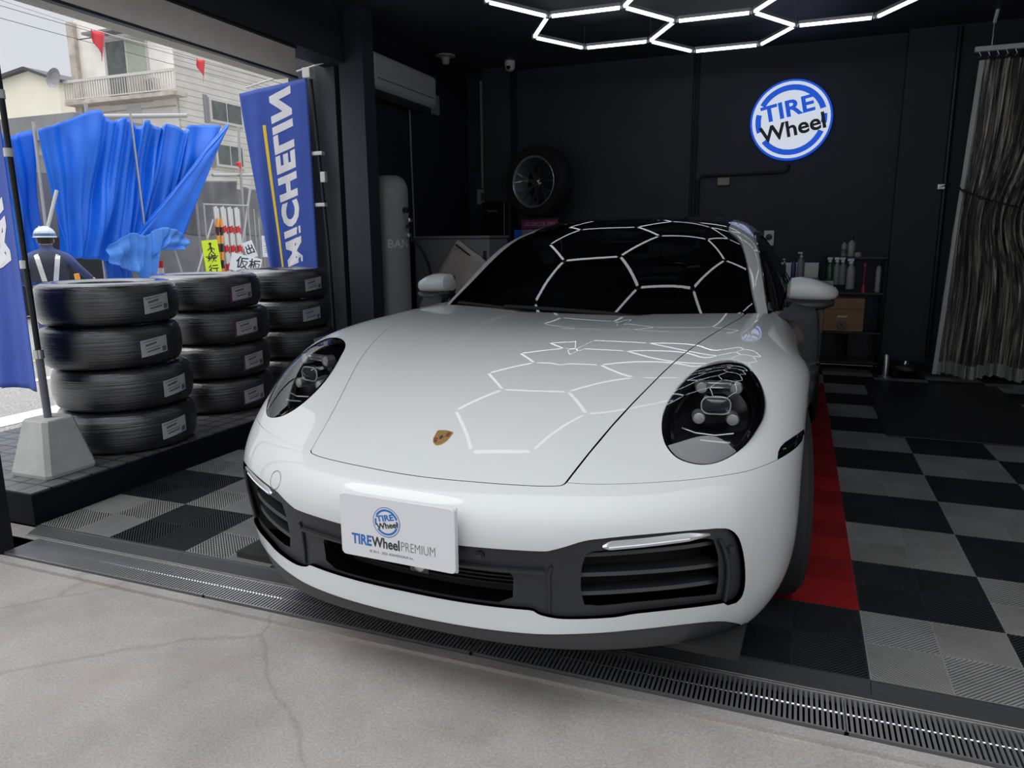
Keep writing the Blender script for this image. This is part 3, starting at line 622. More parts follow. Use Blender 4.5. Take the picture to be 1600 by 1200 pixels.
LIP = crv([(0, .98), (.75, .98), (1.42, 1.0), (1.95, 1.03), (2.41, 1.09), (3.15, 1.16), (3.59, 1.2), (4.64, 1.24), (5.41, 1.14), (5.92, .86), (6.35, .42), (6.55, 0.0)], 4)
G_ = .014
# hood
panel('hood', CB, both(hood_half), m='paint', parent=car, gap=.024, st=.12)
# front bumper: one skin round the nose, with the large opening cut out
bump_half = LIP+[(7.5, 0), (9.2, 0), (10, 0), (10, 3.5), (10, 7.0)]+[(9.2, 7.62), (9.0, 7.7), (8.75, 7.45), (8.0, 7.24), (7.4, 7.09)]+SEAM[::-1]+(crv(HOODFRONT, 4)[:-1]+crv(HOODCORN, 3)[:-1])[::-1]
bumper = panel('front_bumper', CB, both(bump_half), [both(INTAKE)], m='paint', parent=car, gap=G_*.5, hole_flange=.012, flange=.02)
# black lower lip
lip_half = [(0, 0)]+[(.8, 0), (2, 0), (3.2, 0), (4.5, 0), (5.6, 0), (6.5, 0)]+LIP[::-1]
M['lip'] = mat('grey_black_lip', (.035, .036, .038), .5)
panel('chin_spoiler', CB, both(lip_half), m='lip', parent=car, off=-.006, gap=.01, flange=.03)
# fenders (each side): lamp hole, marker notch, front wheel arch edge at u = 10
DOORV = 16.35
for s in (1, -1):
    f = (lambda l: l) if s == 1 else mir
    cowl = [(3.08, 15.62), (4.0, 15.9), (4.1, 16.35)]
    fend = SEAM+[(7.02, 7.30), (7.10, 7.46), (7.30, 7.60), (7.8, 7.76), (8.5, 7.90), (8.9, 7.93), (9.2, 7.75), (10, 7.12)]+[(10, v) for v in (9, 11, 13, 15, 16.2)]+[(8, DOORV-.05), (6, DOORV), (4.1, DOORV)]+[(4.0, 15.95)]+[(3.1, 15.62)]+HOODSIDE[::-1]
    panel('front_fender', CB, f(fend), [f(LAMPC)], m='paint', parent=car, gap=G_*.8, hole_flange=.03)
    mk = panel('side_marker', CB, f(MARK), m='gloss_black', parent=car, gap=.03, off=-.003, flange=.01)
    mk['label'] = 'dark side marker lamp'
    P_, N_ = surf(CB, np.array(f(crv([(7.35, 7.36), (7.9, 7.5), (8.5, 7.66)], 4)))); MB().tube([tuple(p-n*.0005) for p, n in zip(P_, N_)], .0022, 6).build('reflector_strip', 'chrome', mk)
    door = [(4.2, DOORV), (6, DOORV), (8, DOORV-.05), (9.6, DOORV-.1), (9.7, 18), (9.7, 19.6), (7.5, 19.9), (4.6, 20.1), (4.15, 19.9), (4.15, 18)]
    panel('door', CB, f(door), m='paint', parent=car, gap=.022)
    # rear flank with the wheel arch cut out
    rows = np.array([(8.0+.25*i, 20+.25*j) for i in range(9) for j in range(16)])
    flank = [(4.15, 20.1), (4.6, 20.15), (7.5, 19.95), (9.75, 19.65), (9.75, 16.3), (10, 16.2), (10, 20.25)]
    # arch centre on the side plane: y 3.335, z .335; find the arch edge by projecting a circle on the side
    gu, gv = np.meshgrid(np.linspace(5.5, 10, 60), np.linspace(19.5, 24, 90)); UVg = np.stack([gu.ravel(), gv.ravel()], 1); Pg, _n = surf(CB, UVg)
    arch = []
    for a in range(0, 181, 10):
        ty, tz = 3.335-.375*math.cos(math.radians(a)), .335+.375*math.sin(math.radians(a))
        d2 = (Pg[:, 1]-ty)**2+(Pg[:, 2]-tz)**2; arch.append(tuple(UVg[d2.argmin()]))
    flank += [(10, arch[0][1]-.25), (min(9.98, arch[0][0]), arch[0][1])]+arch[1:-1]+[(min(9.98, arch[-1][0]), arch[-1][1]), (10, arch[-1][1]+.2), (10, 24), (7, 24), (4, 24), (0, 24), (0, 22.3), (3.0, 22.2), (3.6, 21.2)]
    panel('rear_fender', CB, f(flank), m='paint', parent=car, gap=.016, st=.25)
    # ---------------- headlight
    hl = thing('headlight', None, None); hl.parent = car
    bz = panel('lamp_rim', CB, f(LAMPC), [f(offset_loop(LAMPC, .13))], m='gloss_black', parent=hl, gap=.02, off=-.003, flange=.03, st=.12)
    panel('lens_cover', CB, f(LAMPC), m='lamp_glass', parent=hl, gap=.03, off=-.001, flange=0, st=.12, bulge=.017)
    LI = offset_loop(LAMPC, .12)
    # bowl behind the lens
    P0, N0 = surf(CB, np.array(f(dens(LI, .1)))); P0 = P0-N0*.004; ctr = P0.mean(0); ax = N0.mean(0); ax /= np.linalg.norm(ax)
    rings = []
    for k, (sc_, dp) in enumerate([(1, .0), (.99, .014), (.96, .045), (.92, .075), (.70, .092), (.4, .097), (.05, .10)]):
        rings.append([tuple(ctr+(p-ctr)*sc_-ax*dp) for p in P0])
    bowl = MB().loft(rings, True, False).build('lamp_bowl', 'lamp_dark', hl, True)
    bl = []
    for sc_, dp in [(.93, .030), (.90, .026), (.84, .028)]: bl.append([tuple(ctr+(p-ctr)*sc_-ax*dp) for p in P0])
    MB().loft(bl, True).build('inner_ring', 'gloss_black', hl, True)
    def at_(x, z, y=.335): return Vector((s*x, y, z))
    look = Matrix.Identity(4)
    def cyl(name, x, z, r, mt, y=.345, sx_=1, sz_=1, parent=hl, ring=True):
        Mx = T(s*x, y, z) @ R('Z', s*12) @ R('X', 90) @ Matrix.Diagonal((sx_, sz_, 1, 1))
        o = MB().lathe([(0, .004), (r*.5, .0035), (r*.85, .002), (r, 0)], 28, Mx).build(name, mt, parent, True)
        if ring: MB().lathe([(r, -.004), (r, .003), (r*1.1, .003), (r*1.14, -.002), (r*1.14, -.03), (r, -.03)], 28, Mx, True).build('bezel', 'satin_silver', o, True)
        return o
    for (x, y, z) in ((.636, .412, .770), (.728, .418, .772), (.638, .372, .692), (.727, .378, .694)): cyl('led_module', x, z, .0155, 'lamp_white', y)
    # projector: rounded rectangle lens
    def rr(w_, h_, r, n=6):
        out = []
        for cx2, cz2, a0 in ((w_-r, h_-r, 0), (-w_+r, h_-r, 90), (-w_+r, -h_+r, 180), (w_-r, -h_+r, 270)):
            for k in range(n+1): a = math.radians(a0+90*k/n); out.append((cx2+r*math.cos(a), cz2+r*math.sin(a)))
        return out
    Mx = T(s*.680, .385, .727) @ R('Z', s*12) @ R('X', 90)
    pj_ = MB().loft([[(x*k, y*k, z) for x, y in rr(.037, .0225, .019)] for k, z in ((.2, .016), (.6, .0145), (.9, .009), (1, .002), (1, -.03))], True, True, Mx).build('projector_lens', 'projector', hl, True)
    MB().loft([[(x*k, y*k, z) for x, y in rr(.037, .0225, .019)] for k, z in ((1.0, -.002), (1.01, .005), (1.07, .005), (1.10, -.002), (1.10, -.04))], True, False, Mx).build('chrome_ring', 'chrome', pj_, True)
    MB().tube([(x*1.03, y*1.03, .006) for x, y in rr(.037, .0225, .019)], .0024, 8, Mx, closed=True).build('projector_ring', 'lamp_white', hl, True)
    MB().rbox((-.018, -.012, .0), (.018, -.002, .013), .002, Mx).build('inner_block', 'steel', pj_)
    Mb = T(s*.681, .425, .777) @ R('Z', s*12)
    MB().rbox((-.035, -.012, -.009), (.035, .02, .009), .005, Mb).build('top_bar', 'satin_silver', hl, True)
    MB().rbox((-.040, -.004, -.052), (.040, .03, -.012), .01, Mb @ T(0, .0, -.035)).build('module_carrier', 'lamp_dark', hl, True)
    MB().tube([(s*.60, .335, .668), (s*.64, .318, .662), (s*.69, .318, .660), (s*.735, .34, .664)], .0022, 6).build('trim_line', 'satin_silver', hl)
    MB().tube([(s*.655, .295, .650), (s*.70, .295, .649), (s*.728, .31, .646), (s*.735, .325, .632), (s*.733, .325, .612)], [.002, .003, .005, .005, .002], 8).build('light_guide', 'satin_silver', hl, True)

# ---------------- grille area inside the opening
def ribbon(name, us, v0, v1, off, m, par, th=.004):
    """a strip of the surface between v0(u) and v1(u), sunk by off"""
    A, NA = surf(CB, np.array([(u, v0(u) if callable(v0) else v0) for u in us])); B_, NB = surf(CB, np.array([(u, v1(u) if callable(v1) else v1) for u in us]))
    r1 = A-NA*off; r2 = B_-NB*off; r3 = B_-NB*(off+th); r4 = A-NA*(off+th)
    return MB().loft([[tuple(a), tuple(b), tuple(c), tuple(d)] for a, b, c, d in zip(r1, r2, r3, r4)], True, True).build(name, m, par, True)
gp_out = both(INTAKE)
cen_hole = [(0, 1.99), (.7, 1.98), (1.30, 1.98), (1.52, 2.2), (1.54, 2.9), (1.45, 3.12), (.7, 3.16), (0, 3.16), (-.7, 3.16), (-1.45, 3.12), (-1.54, 2.9), (-1.52, 2.2), (-1.30, 1.98), (-.7, 1.98)]
side_hole = crv([(2.62, 2.05), (2.56, 2.6), (2.58, 3.3), (2.66, 3.80), (2.80, 3.95)], 3)+crv([(3.6, 4.10), (4.6, 4.26), (5.1, 4.28), (5.32, 4.18)], 3)+crv([(5.45, 3.5), (5.50, 2.6), (5.48, 2.08)], 3)+[(4.6, 2.12), (3.6, 2.08), (2.9, 2.0)]
gp = panel('grille_panel', CB, gp_out, [cen_hole, side_hole, mir(side_hole)], m='black_plastic', parent=car, off=-.016, gap=-.02, flange=.0, hole_flange=.06, st=.12)
gp['label'] = 'black plastic intake surround'
# raised band with its lower edge, and the moulded divider edges
for s in (1, -1):
    u_ = np.linspace(0, 2.0, 16)*s
    ribbon('grille_band', u_, lambda u: 3.14+.0*abs(u), lambda u: 3.22, .001, 'black_plastic', car, .012)
    ed = [(2.05, 1.80), (2.06, 2.4), (2.06, 3.0), (2.1, 3.35)]
    P_, N_ = surf(CB, np.array([(s*a, b) for a, b in crv(ed, 4)])); MB().tube([tuple(p-n*.012) for p, n in zip(P_, N_)], .0045, 8).build('divider_edge', 'black_plastic', car, True)
    ed = [(5.42, 4.2), (5.58, 3.6), (5.68, 2.9), (5.68, 2.2), (5.66, 1.85)]
    P_, N_ = surf(CB, np.array([(s*a, b) for a, b in crv(ed, 4)])); MB().tube([tuple(p-n*.008) for p, n in zip(P_, N_)], .0055, 8).build('outer_edge', 'black_plastic', car, True)
    # slats
    for k, (va, vb) in enumerate(((3.62, 3.95), (2.92, 3.05), (2.3, 2.42))):
        u_ = np.linspace(2.5, 5.6, 20)*s
        va2 = lambda u, va=va: va-.10; 
        P_, N_ = surf(CB, np.array([(u, va+(abs(u)-2.5)*(vb-va)/3.1) for u in u_]))
        rings = []
        for p, n in zip(P_, N_):
            q0 = p-n*.035; rings.append([tuple(q0+np.array((0, 0, .0045))), tuple(q0-n*.0+np.array((0, 0, -.0035))+n*.004), tuple(q0-n*.045+np.array((0, 0, -.012))), tuple(q0-n*.045+np.array((0, 0, .0)))])
        MB().loft(rings, True, True).build('intake_slat', 'black_plastic', car)
    u_ = np.linspace(2.4, 5.7, 14)*s
    P_, N_ = surf(CB, np.array([(u, 1.9) for u in u_])); P2, N2 = surf(CB, np.array([(u, 4.4) for u in u_]))
    MB().loft([[tuple(a-n*.12), tuple(b-m_*.12)] for a, n, b, m_ in zip(P_, N_, P2, N2)], False).build('intake_backing', 'deep_black', car)  # backing sheet; black colour stands for the shade deep in the intake
    # daytime running light bar
    g_ = crv([(2.95, 4.18), (3.2, 4.24), (3.7, 4.31), (4.5, 4.42), (5.15, 4.46)], 4)
    P_, N_ = surf(CB, np.array([(s*a, b) for a, b in g_])); rings = []
    m_ = len(P_)
    for i, (p, n) in enumerate(zip(P_, N_)):
        h = .011*min(1, (i+.6)/3, (m_-i-.2)/4); rings.append([tuple(p-n*.006+np.array((0, 0, h))), tuple(p-n*.002), tuple(p-n*.004+np.array((0, 0, -h))), tuple(p-n*.03+np.array((0, 0, -h))), tuple(p-n*.03+np.array((0, 0, h)))])
    dr = MB().loft(rings, True, True).build('running_light', 'satin_silver', car, True)
    MB().tube([tuple(p-n*.0015+np.array((0, 0, -.004))) for p, n in zip(P_[2:-3], N_[2:-3])], .0016, 6).build('light_strip', 'sign_white', dr)
    # parking sensors
    for (a, b, mt, r) in ((1.05, 3.55, 'black_plastic', .010), (5.74, 3.7, 'black_plastic', .010)):
        P_, N_ = surf(CB, np.array([(s*a, b)])); n = Vector(N_[0]); q = n.to_track_quat('Z', 'Y').to_matrix().to_4x4()
        MB().lathe([(0, .002), (r*.7, .002), (r*.8, -.001), (r, 0), (r*1.15, 0), (r*1.2, -.004)], 20, T(*(P_[0]-N_[0]*.010)) @ q).build('parking_sensor', mt, car, True)
cs = np.linspace(-1.6, 1.6, 13)
for k in range(9):
    v_ = 2.2+k*.115
    P_, N_ = surf(CB, np.array([(u, v_) for u in cs])); rings = []
    for p, n in zip(P_, N_): q0 = p-n*.085; rings.append([tuple(q0+np.array((0, 0, .002))), tuple(q0+np.array((0, 0, -.002))), tuple(q0+np.array((0, .02, -.005))), tuple(q0+np.array((0, .02, -.001)))])
    MB().loft(rings, True, True).build('centre_slat', 'black_plastic', car)
P_, N_ = surf(CB, np.array([(u, 1.8) for u in cs])); P2, N2 = surf(CB, np.array([(u, 3.5) for u in cs]))
MB().loft([[tuple(a-n*.13), tuple(b-m_*.13)] for a, n, b, m_ in zip(P_, N_, P2, N2)], False).build('intake_backing', 'deep_black', car)  # same black backing behind the centre opening, shade put into its colour
# tow eye cap, on the right of the nose as the driver sees it
P_, N_ = surf(CB, np.array([(-2.75, 4.95)])); q = Vector(N_[0]).to_track_quat('Z', 'Y').to_matrix().to_4x4()
MB().lathe([(.026, -.0005), (.0268, .0004), (.0276, -.0005)], 32, T(*P_[0]) @ q).build('tow_hook_cap', 'ink_grey', car, True)

# hood crest
P_, N_ = surf(CB, np.array([(0, 8.33)])); n = Vector(N_[0]); fwd = Vector((0, n.z, -n.y)); xx = Vector((1, 0, 0)); Mc = Matrix(((xx.x, fwd.x, n.x, P_[0][0]), (xx.y, fwd.y, n.y, P_[0][1]), (xx.z, fwd.z, n.z, P_[0][2]), (0, 0, 0, 1)))
def shield(k, w_=.0235, h_=.031):
    r = [(-w_, h_*.86), (-w_*.5, h_*.97), (0, h_), (w_*.5, h_*.97), (w_, h_*.86)]
    r += [(w_*x, h_*y) for x, y in ((.99, .45), (.93, .0), (.80, -.4), (.5, -.78), (0, -1), (-.5, -.78), (-.80, -.4), (-.93, 0), (-.99, .45))]
    return [(x*k, y*k) for x, y in r]
ce = MB().prism(shield(1), .0, .0028, Mc).build('hood_crest', 'gold', car)
ce['label'] = 'small gold shield emblem'
def quad(p, m, z=.0033): return MB().prism(p, .0027, z, Mc).build('crest_stripe', m, ce)
for sx_, sy_ in ((1, 1), (-1, -1)):
    for k in range(3):
        y0 = (.006+k*.0068) if sy_ > 0 else (-.0045-k*.0068-.0035)
        x0, x1 = (.0095, .0205-.0003*k) if sx_ > 0 else (-.0205+k*.0032, -.006)
        quad([(x0, y0), (x1, y0), (x1, y0+.0038), (x0, y0+.0038)], 'crest_red' if k != 1 else 'ink_black')
quad([(x*.42, y*.40) for x, y in shield(1)], 'gold', .0038)
quad([(-.002, -.008), (.004, -.007), (.005, .002), (.003, .008), (-.003, .007), (-.005, 0)], 'ink_black', .0042)

# ---------------- licence plate carrying the shop's own sign
def logo(parent, M4, r, mb_='ink_blue', mw='plate', mk='ink_black', dz=.0006, bold=.0):
    def ring(r0, r1, m, z, a0=0, a1=360, n=64, nm='logo_ring'):
        k = max(3, int(n*(a1-a0)/360)); V = []; F = []
        for i in range(k+1):
            a = math.radians(a0+(a1-a0)*i/k)
            for rr_ in (r0, r1):
                V += [(rr_*math.cos(a), rr_*math.sin(a), z), (rr_*math.cos(a), rr_*math.sin(a), 0)]
        for i in range(k): b = 4*i; F += [(b, b+2, b+6, b+4), (b, b+4, b+5, b+1), (b+2, b+3, b+7, b+6)]
        return MB().add(V, F, M4) or None
    def mk_ring(r0, r1, m, z, a0=0, a1=360, nm='logo_ring'):
        k = max(3, int(72*(a1-a0)/360)); V = []; F = []
        for i in range(k+1):
            a = math.radians(a0+(a1-a0)*i/k)
            for rr_ in (r0, r1): V += [(rr_*math.cos(a), rr_*math.sin(a), z), (rr_*math.cos(a), rr_*math.sin(a), 0)]
        for i in range(k): b = 4*i; F += [(b, b+2, b+6, b+4), (b, b+4, b+5, b+1), (b+2, b+3, b+7, b+6)]
        b_ = MB(); b_.add(V, F, M4); return b_.build(nm, m, parent)
    mk_ring(.96*r, 1.0*r, mb_, dz)
    mk_ring(.0*r, .955*r, mw, dz*.6, nm='logo_disc')
    mk_ring(.735*r, .875*r, mb_, dz, -8+0, 8); mk_ring(.735*r, .875*r, mb_, dz, 18, 152); mk_ring(.735*r, .875*r, mb_, dz, 168, 200); mk_ring(.735*r, .875*r, mb_, dz, 218, 338)
    Rt = M4 @ R('Z', 12)
    text('logo_text', 'TIRE', .56*r, mb_, parent, Rt @ T(-.03*r, .27*r, dz), sx=1.18, bold=.016*r+bold, depth=dz*.6)
    text('logo_text', 'Wheel', .56*r, mk, parent, Rt @ T(.02*r, -.23*r, dz), sx=1.06, bold=.013*r+bold, depth=dz*.6)
pl = thing('licence_plate', None, None, (0, -.168, .468)); pl.parent = car
Mp = R('X', 90)
MB().loft([[(x, y, z) for x, y in rr(.165*k, .0825*k, .012)] for k, z in ((.985, -.004), (1, -.003), (1, .002), (.99, .0035))], True, True, Mp).build('plate_board', 'plate', pl, True)
MB().rbox((-.166, -.0835, -.012), (.166, .0835, -.004), .003, Mp).build('plate_frame', 'plate', pl, True)
MB().box((-.09, .005, -.05), (.09, .05, .03)).build('plate_bracket', 'black_plastic', pl)
logo(pl, Mp @ T(-.026, .022, .0036), .039)
text('plate_text', 'TIRE', .0375, 'ink_blue', pl, Mp @ T(-.102, -.036, .0036), bold=.0012, depth=.0004, sx=.80, align='CENTER')
text('plate_text', 'Wheel', .0375, 'ink_black', pl, Mp @ T(-.030, -.036, .0036), bold=.0009, depth=.0004, sx=.80)
text('plate_text', 'PREMIUM', .0355, 'ink_grey', pl, Mp @ T(.062, -.036, .0036), bold=-.0006, depth=.0004, sx=.68)
text('plate_text', '© 2013 - 2025 ASAHISHOKAI Inc.', .0095, 'ink_grey', pl, Mp @ T(-.015, -.062, .0036), depth=.0003, sx=.95)
P_ = np.array([.03, -.115, .36]); MB().lathe([(0, .006), (.012, .004), (.018, 0), (.018, -.02)], 20, T(*P_) @ R('X', 90)).build('radar_eye', 'satin_silver', car, True)
MB().rbox((-.028, -.012, -.01), (.028, .02, .008), .004, T(.03, -.105, .352)).build('camera_housing', 'gloss_black', car, True)

# ---------------- greenhouse
WSC = crv([(3.36, .12), (3.37, .6), (3.36, 1.5), (3.35, 3.0), (3.34, 3.9), (3.22, 4.42), (2.95, 4.76)], 4)
WS_SIDE = crv([(3.45, .10), (3.50, .5), (3.37, 1.53), (3.32, 2.97), (3.27, 3.93), (3.1, 4.45), (2.84, 4.80)], 4)
ws_half = [(0, 0), (1.5, 0), (3.0, 0)]+WSC+crv([(2.95, 4.76), (2.2, 4.98), (1.2, 5.02), (0, 5.02)], 3)[1:]
ws = panel('windshield', CW, both(ws_half), m='glass', parent=car, gap=.015, flange=.006, st=.2)
# black printed border of the screen
inner = both([(0, .42), (1.5, .42), (2.9, .45)]+[(u-.22, v) for u, v in WSC if .5 < v < 4.3]+[(2.5, 4.62), (2.0, 4.78), (0, 4.82)])
panel('screen_border', CW, both(ws_half), [inner], m='deep_black', parent=ws, gap=.03, off=-.006, flange=0, st=.2)
roof_half = [(0, 5.08), (1.2, 5.08), (2.14, 5.04), (2.86, 4.84), (2.90, 5.6), (2.86, 6.5), (2.86, 8.2), (2.0, 8.35), (0, 8.4)]
panel('roof_panel', CG, both(roof_half), m='gloss_black', parent=car, gap=.015, st=.2)
rw = [(0, 8.5), (2.0, 8.45), (2.8, 8.3), (2.7, 11.2), (0, 11.6)]
panel('rear_window', CG, both(rw), m='side_glass', parent=car, gap=.02, st=.25)
for s in (1, -1):
    f = (lambda l: l) if s == 1 else mir
    rail = WS_SIDE+[(2.90, 5.6), (2.86, 6.5), (2.86, 8.3), (2.7, 11.2), (0, 11.65), (0, 12), (6, 12), (6, 9.6)]+crv([(5.6, 9.3), (4.9, 8.9), (4.3, 8.2), (4.1, 7), (4.05, 5.2), (3.98, 3.6), (3.95, 2.0), (3.98, .9), (4.05, .35)], 3)+[(4.0, .05), (3.6, 0)]
    panel('roof_rail', CG, f(rail), m='paint', parent=car, gap=.015, st=.2)
    win = crv([(4.15, .45), (4.06, 1.2), (4.03, 2.0), (4.05, 3.6), (4.12, 5.2), (4.18, 7), (4.4, 8.2), (5.0, 8.85), (5.7, 9.2)], 3)+[(5.95, 9.1), (5.97, 6), (5.97, 3), (5.97, .8), (5.3, .3)]
    wn = panel('side_window', CG, f(win), m='side_glass', parent=car, gap=.03, off=-.006, flange=.01, st=.2)
    panel('window_trim', CG, f(win), [f(offset_loop(win, .17))], m='gloss_black', parent=wn, gap=.0, off=-.001, flange=.01, st=.15)
# cowl, wipers
b_ = MB(); cw = [(-.66, 1.36), (-.45, 1.28), (-.2, 1.23), (0, 1.22), (.2, 1.23), (.45, 1.28), (.66, 1.36)]
b_.loft([[(x, y, .856), (x, y+.06, .862), (x, y+.16, .88), (x, y+.2, .82), (x, y, .80)] for x, y in cw], True, True); b_.build('cowl', 'black_plastic', car, True)
for (x0, y0, x1, y1) in ((.30, 1.26, -.34, 1.25), (-.18, 1.245, -.62, 1.36)):
    pts = crv([(x0, y0-.01, .868), ((x0+x1)/2, (y0+y1)/2+.0, .884), (x1, y1+.02, .892)], 5)
    wp = MB().tube(pts, .006, 8).build('wiper', 'deep_black', car, True)
    MB().tube([(p[0], p[1]+.012, p[2]+.004) for p in pts[2:]], .004, 6).build('wiper_blade', 'deep_black', wp, True)

# ---------------- door mirrors
for s in (1, -1):
    mi = thing('door_mirror', None, None); mi.parent = car
    def sec(x, yc, zc, ry, rz_, n=18, fl=.6):
        out = []
        for k in range(n):
            a = 2*PI*k/n; c_, s_ = math.cos(a), math.sin(a)
            yy = yc+ry*(abs(c_)**.8)*(1 if c_ > 0 else -1); zz = zc+rz_*(abs(s_)**.8)*(1 if s_ > 0 else -1)
            out.append((s*x, yy, zz))
        return out
    top = [(.785, 1.64, .958, .035, .030), (.80, 1.63, .966, .062, .045), (.83, 1.625, .968, .075, .048), (.87, 1.625, .966, .078, .047), (.91, 1.63, .960, .075, .041), (.945, 1.64, .953, .064, .033), (.968, 1.655, .950, .045, .023), (.980, 1.665, .948, .02, .010)]
    # keep only the upper shell: clamp the bottom to a sloping line
    rings = [[(x, y, max(z, .923)) for x, y, z in sec(*t)] for t in top]
    MB().loft(rings, True, True).build('mirror_cap', 'paint', mi, True)
    low = [(.785, 1.63, .906, .040, .022), (.81, 1.62, .902, .068, .030), (.87, 1.62, .902, .080, .026), (.93, 1.63, .906, .070, .021), (.968, 1.65, .912, .045, .012)]
    MB().loft([sec(*t) for t in low], True, True).build('mirror_housing', 'black_plastic', mi, True)
    MB().rbox((s*.80 if s > 0 else -.96, 1.697, .92), (s*.96 if s > 0 else -.80, 1.702, 1.0), .003).build('mirror_glass', 'gloss_black', mi)
    MB().loft([[(s*(cx3+a), cy3+b, cz3+c) for a, b, c in ((-.045, -.02, .012), (.045, -.02, -.004), (.045, .03, -.004), (-.045, .03, .012))] for cx3, cy3, cz3 in ((.86, 1.575, .905), (.845, 1.53, .888), (.825, 1.48, .872), (.805, 1.44, .858))], True, True).build('mirror_arm', 'black_plastic', mi)
    MB().loft([[(s*(.835+a*.5), 1.60+b, .905) for a, b in ((.11, 0), (.11, .08), (-.09, .07), (-.09, .0))], [(s*(.80+a*.5), 1.585+b, .86) for a, b in ((.05, 0), (.05, .07), (-.07, .06), (-.07, .01))], [(s*(.785+a*.3), 1.57+b, .81) for a, b in ((.05, 0), (.05, .08), (-.07, .08), (-.07, .01))]], True, True).build('mirror_foot', 'black_plastic', mi, True)

# ---------------- wheels
def wheel(x, y, r, w_, s):
    g = thing('wheel', None, None, (x, y, r), math.radians(9 if y < 2 else 0)); g.parent = car
    Mx = R('Y', 90*s)
    prof = [(r*.70, -w_*.5), (r*.78, -w_*.52), (r*.93, -w_*.5), (r*.985, -w_*.42), (r, -w_*.3), (r, w_*.3), (r*.985, w_*.42), (r*.93, w_*.5), (r*.78, w_*.52), (r*.70, w_*.5)]
    MB().lathe(prof, 56, Mx).build('tyre', 'rubber', g, True)
    rim = MB().lathe([(r*.71, -w_*.5), (r*.66, -w_*.4), (r*.66, w_*.35), (r*.71, w_*.47), (r*.72, w_*.5), (r*.69, w_*.51), (r*.66, w_*.4)], 56, Mx).build('rim', 'satin_silver', g, True)
    for k in range(5):
        for d in (-.13, .13):
            a = 2*PI*k/5+d; a2 = 2*PI*k/5+d*2.1
            MB().loft([[(r*.10*math.cos(a)-.02*math.sin(a)*e, r*.10*math.sin(a)+.02*math.cos(a)*e, w_*.33-f_*.03) for e, f_ in ((-1, 0), (1, 0), (1, 1), (-1, 1))],
                       [(r*.68*math.cos(a2)-.012*math.sin(a2)*e, r*.68*math.sin(a2)+.012*math.cos(a2)*e, w_*.44-f_*.03) for e, f_ in ((-1, 0), (1, 0), (1, 1), (-1, 1))]], True, True, Mx).build('spoke', 'satin_silver', rim)
    MB().lathe([(0, w_*.36), (.03, w_*.36), (.06, w_*.33), (.07, w_*.25)], 24, Mx).build('hub', 'satin_silver', rim, True)
    MB().lathe([(.03, 0), (r*.55, 0), (r*.55, .02), (.03, .02)], 40, Mx).build('brake_disc', 'steel', g, True)
wheel(.785, .885, .335, .225, 1); wheel(-.79, .885, .335, .225, -1); wheel(.775, 3.335, .35, .295, 1); wheel(-.775, 3.335, .35, .295, -1)
for s in (1, -1):      # wheel-house liners
    for (yc, zc, r_, x0, x1) in ((.885, .34, .385, .52, .885), (3.335, .34, .40, .50, .90)):
        V = []; n = 20
        for x in (x0, x1):
            for k in range(n+1): a = PI*k/n; V.append((s*x, yc-r_*math.cos(a), zc-.12*0+r_*math.sin(a)))
            
        F = [(k, k+1, n+2+k, n+1+k) for k in range(n)]+[tuple(range(n+1))]
        MB().add(V, F).build if False else None
        b_ = MB(); b_.add(V, F); b_.build('wheel_liner', 'deep_black', car)
b_ = MB(); b_.box((-.80, .10, .15), (.80, .50, .17)); b_.box((-.50, .45, .15), (.50, 4.0, .17)); b_.box((-.8, 1.3, .15), (.8, 2.95, .18)); b_.build('underbody', 'deep_black', car)
# ---------------- cabin
cb = thing('cabin', None, None); cb.parent = car
MB().loft([[(x, 1.42+.05*(x/.6)**2, .70), (x, 1.42+.05*(x/.6)**2, .87), (x, 1.62, .915), (x, 1.80, .90), (x, 1.84, .78), (x, 1.80, .6)] for x in np.linspace(-.66, .66, 9)], True, True).build('dashboard', 'leather', cb, True)
MB().loft([[(x, 1.66, .90), (x, 1.70, .945*h), (x, 1.80, .95*h), (x, 1.86, .88)] for x, h in ((-.52, .97), (-.47, 1), (-.38, 1.01), (-.26, 1), (-.2, .97))], True, True).build('instrument_hood', 'leather', cb, True)
MB().box((-.62, 1.3, .19), (.62, 3.0, .24)).build('cabin_floor', 'deep_black', cb)
MB().box((-.70, 2.9, .24), (.70, 2.95, .92)).build('rear_bulkhead', 'deep_black', cb)
MB().rbox((-.12, 1.8, .24), (.12, 2.8, .55), .03).build('centre_console', 'leather', cb)
sw_ = MB(); Mw = T(-.36, 1.93, .80) @ R('X', -68)
sw_.lathe([(.182+.014*math.cos(2*PI*k/10), .014*math.sin(2*PI*k/10)) for k in range(10)], 40, Mw, True)
sw_.lathe([(0, -.02), (.055, -.02), (.06, 0), (.05, .02), (0, .024)], 20, Mw)
for a in (0, 180, 270): sw_.rbox((.04, -.014, -.006), (.175, .014, .006), .004, Mw @ R('Z', a))
sw_.build('steering_wheel', 'leather', cb, True)
for s in (-1, 1):
    st_ = thing('seat', None, None); st_.parent = cb
    x = s*.36
    MB().rbox((x-.24, 2.05, .25), (x+.24, 2.58, .46), .06, None, 4).build
    MB().rbox((x-.24, 2.05, .25), (x+.24, 2.58, .46), .06, None, 4).build('seat_cushion', 'brown_leather' if s > 0 else 'leather', st_, True)
    MB().rbox((-.24, -.07, 0), (.24, .07, .62), .06, T(x, 2.62, .40) @ R('X', -14), 4).build('seat_back', 'brown_leather' if s > 0 else 'leather', st_, True)
    MB().rbox((-.13, -.05, 0), (.13, .05, .20), .045, T(x, 2.78, 1.0) @ R('X', -12), 4).build('headrest', 'brown_leather' if s > 0 else 'leather', st_, True)
MB().rbox((-.115, -.012, -.035), (.115, .012, .035), .012, T(0, 1.98, 1.135) @ R('Z', 8)).build('rear_view_mirror', 'gloss_black', cb, True)
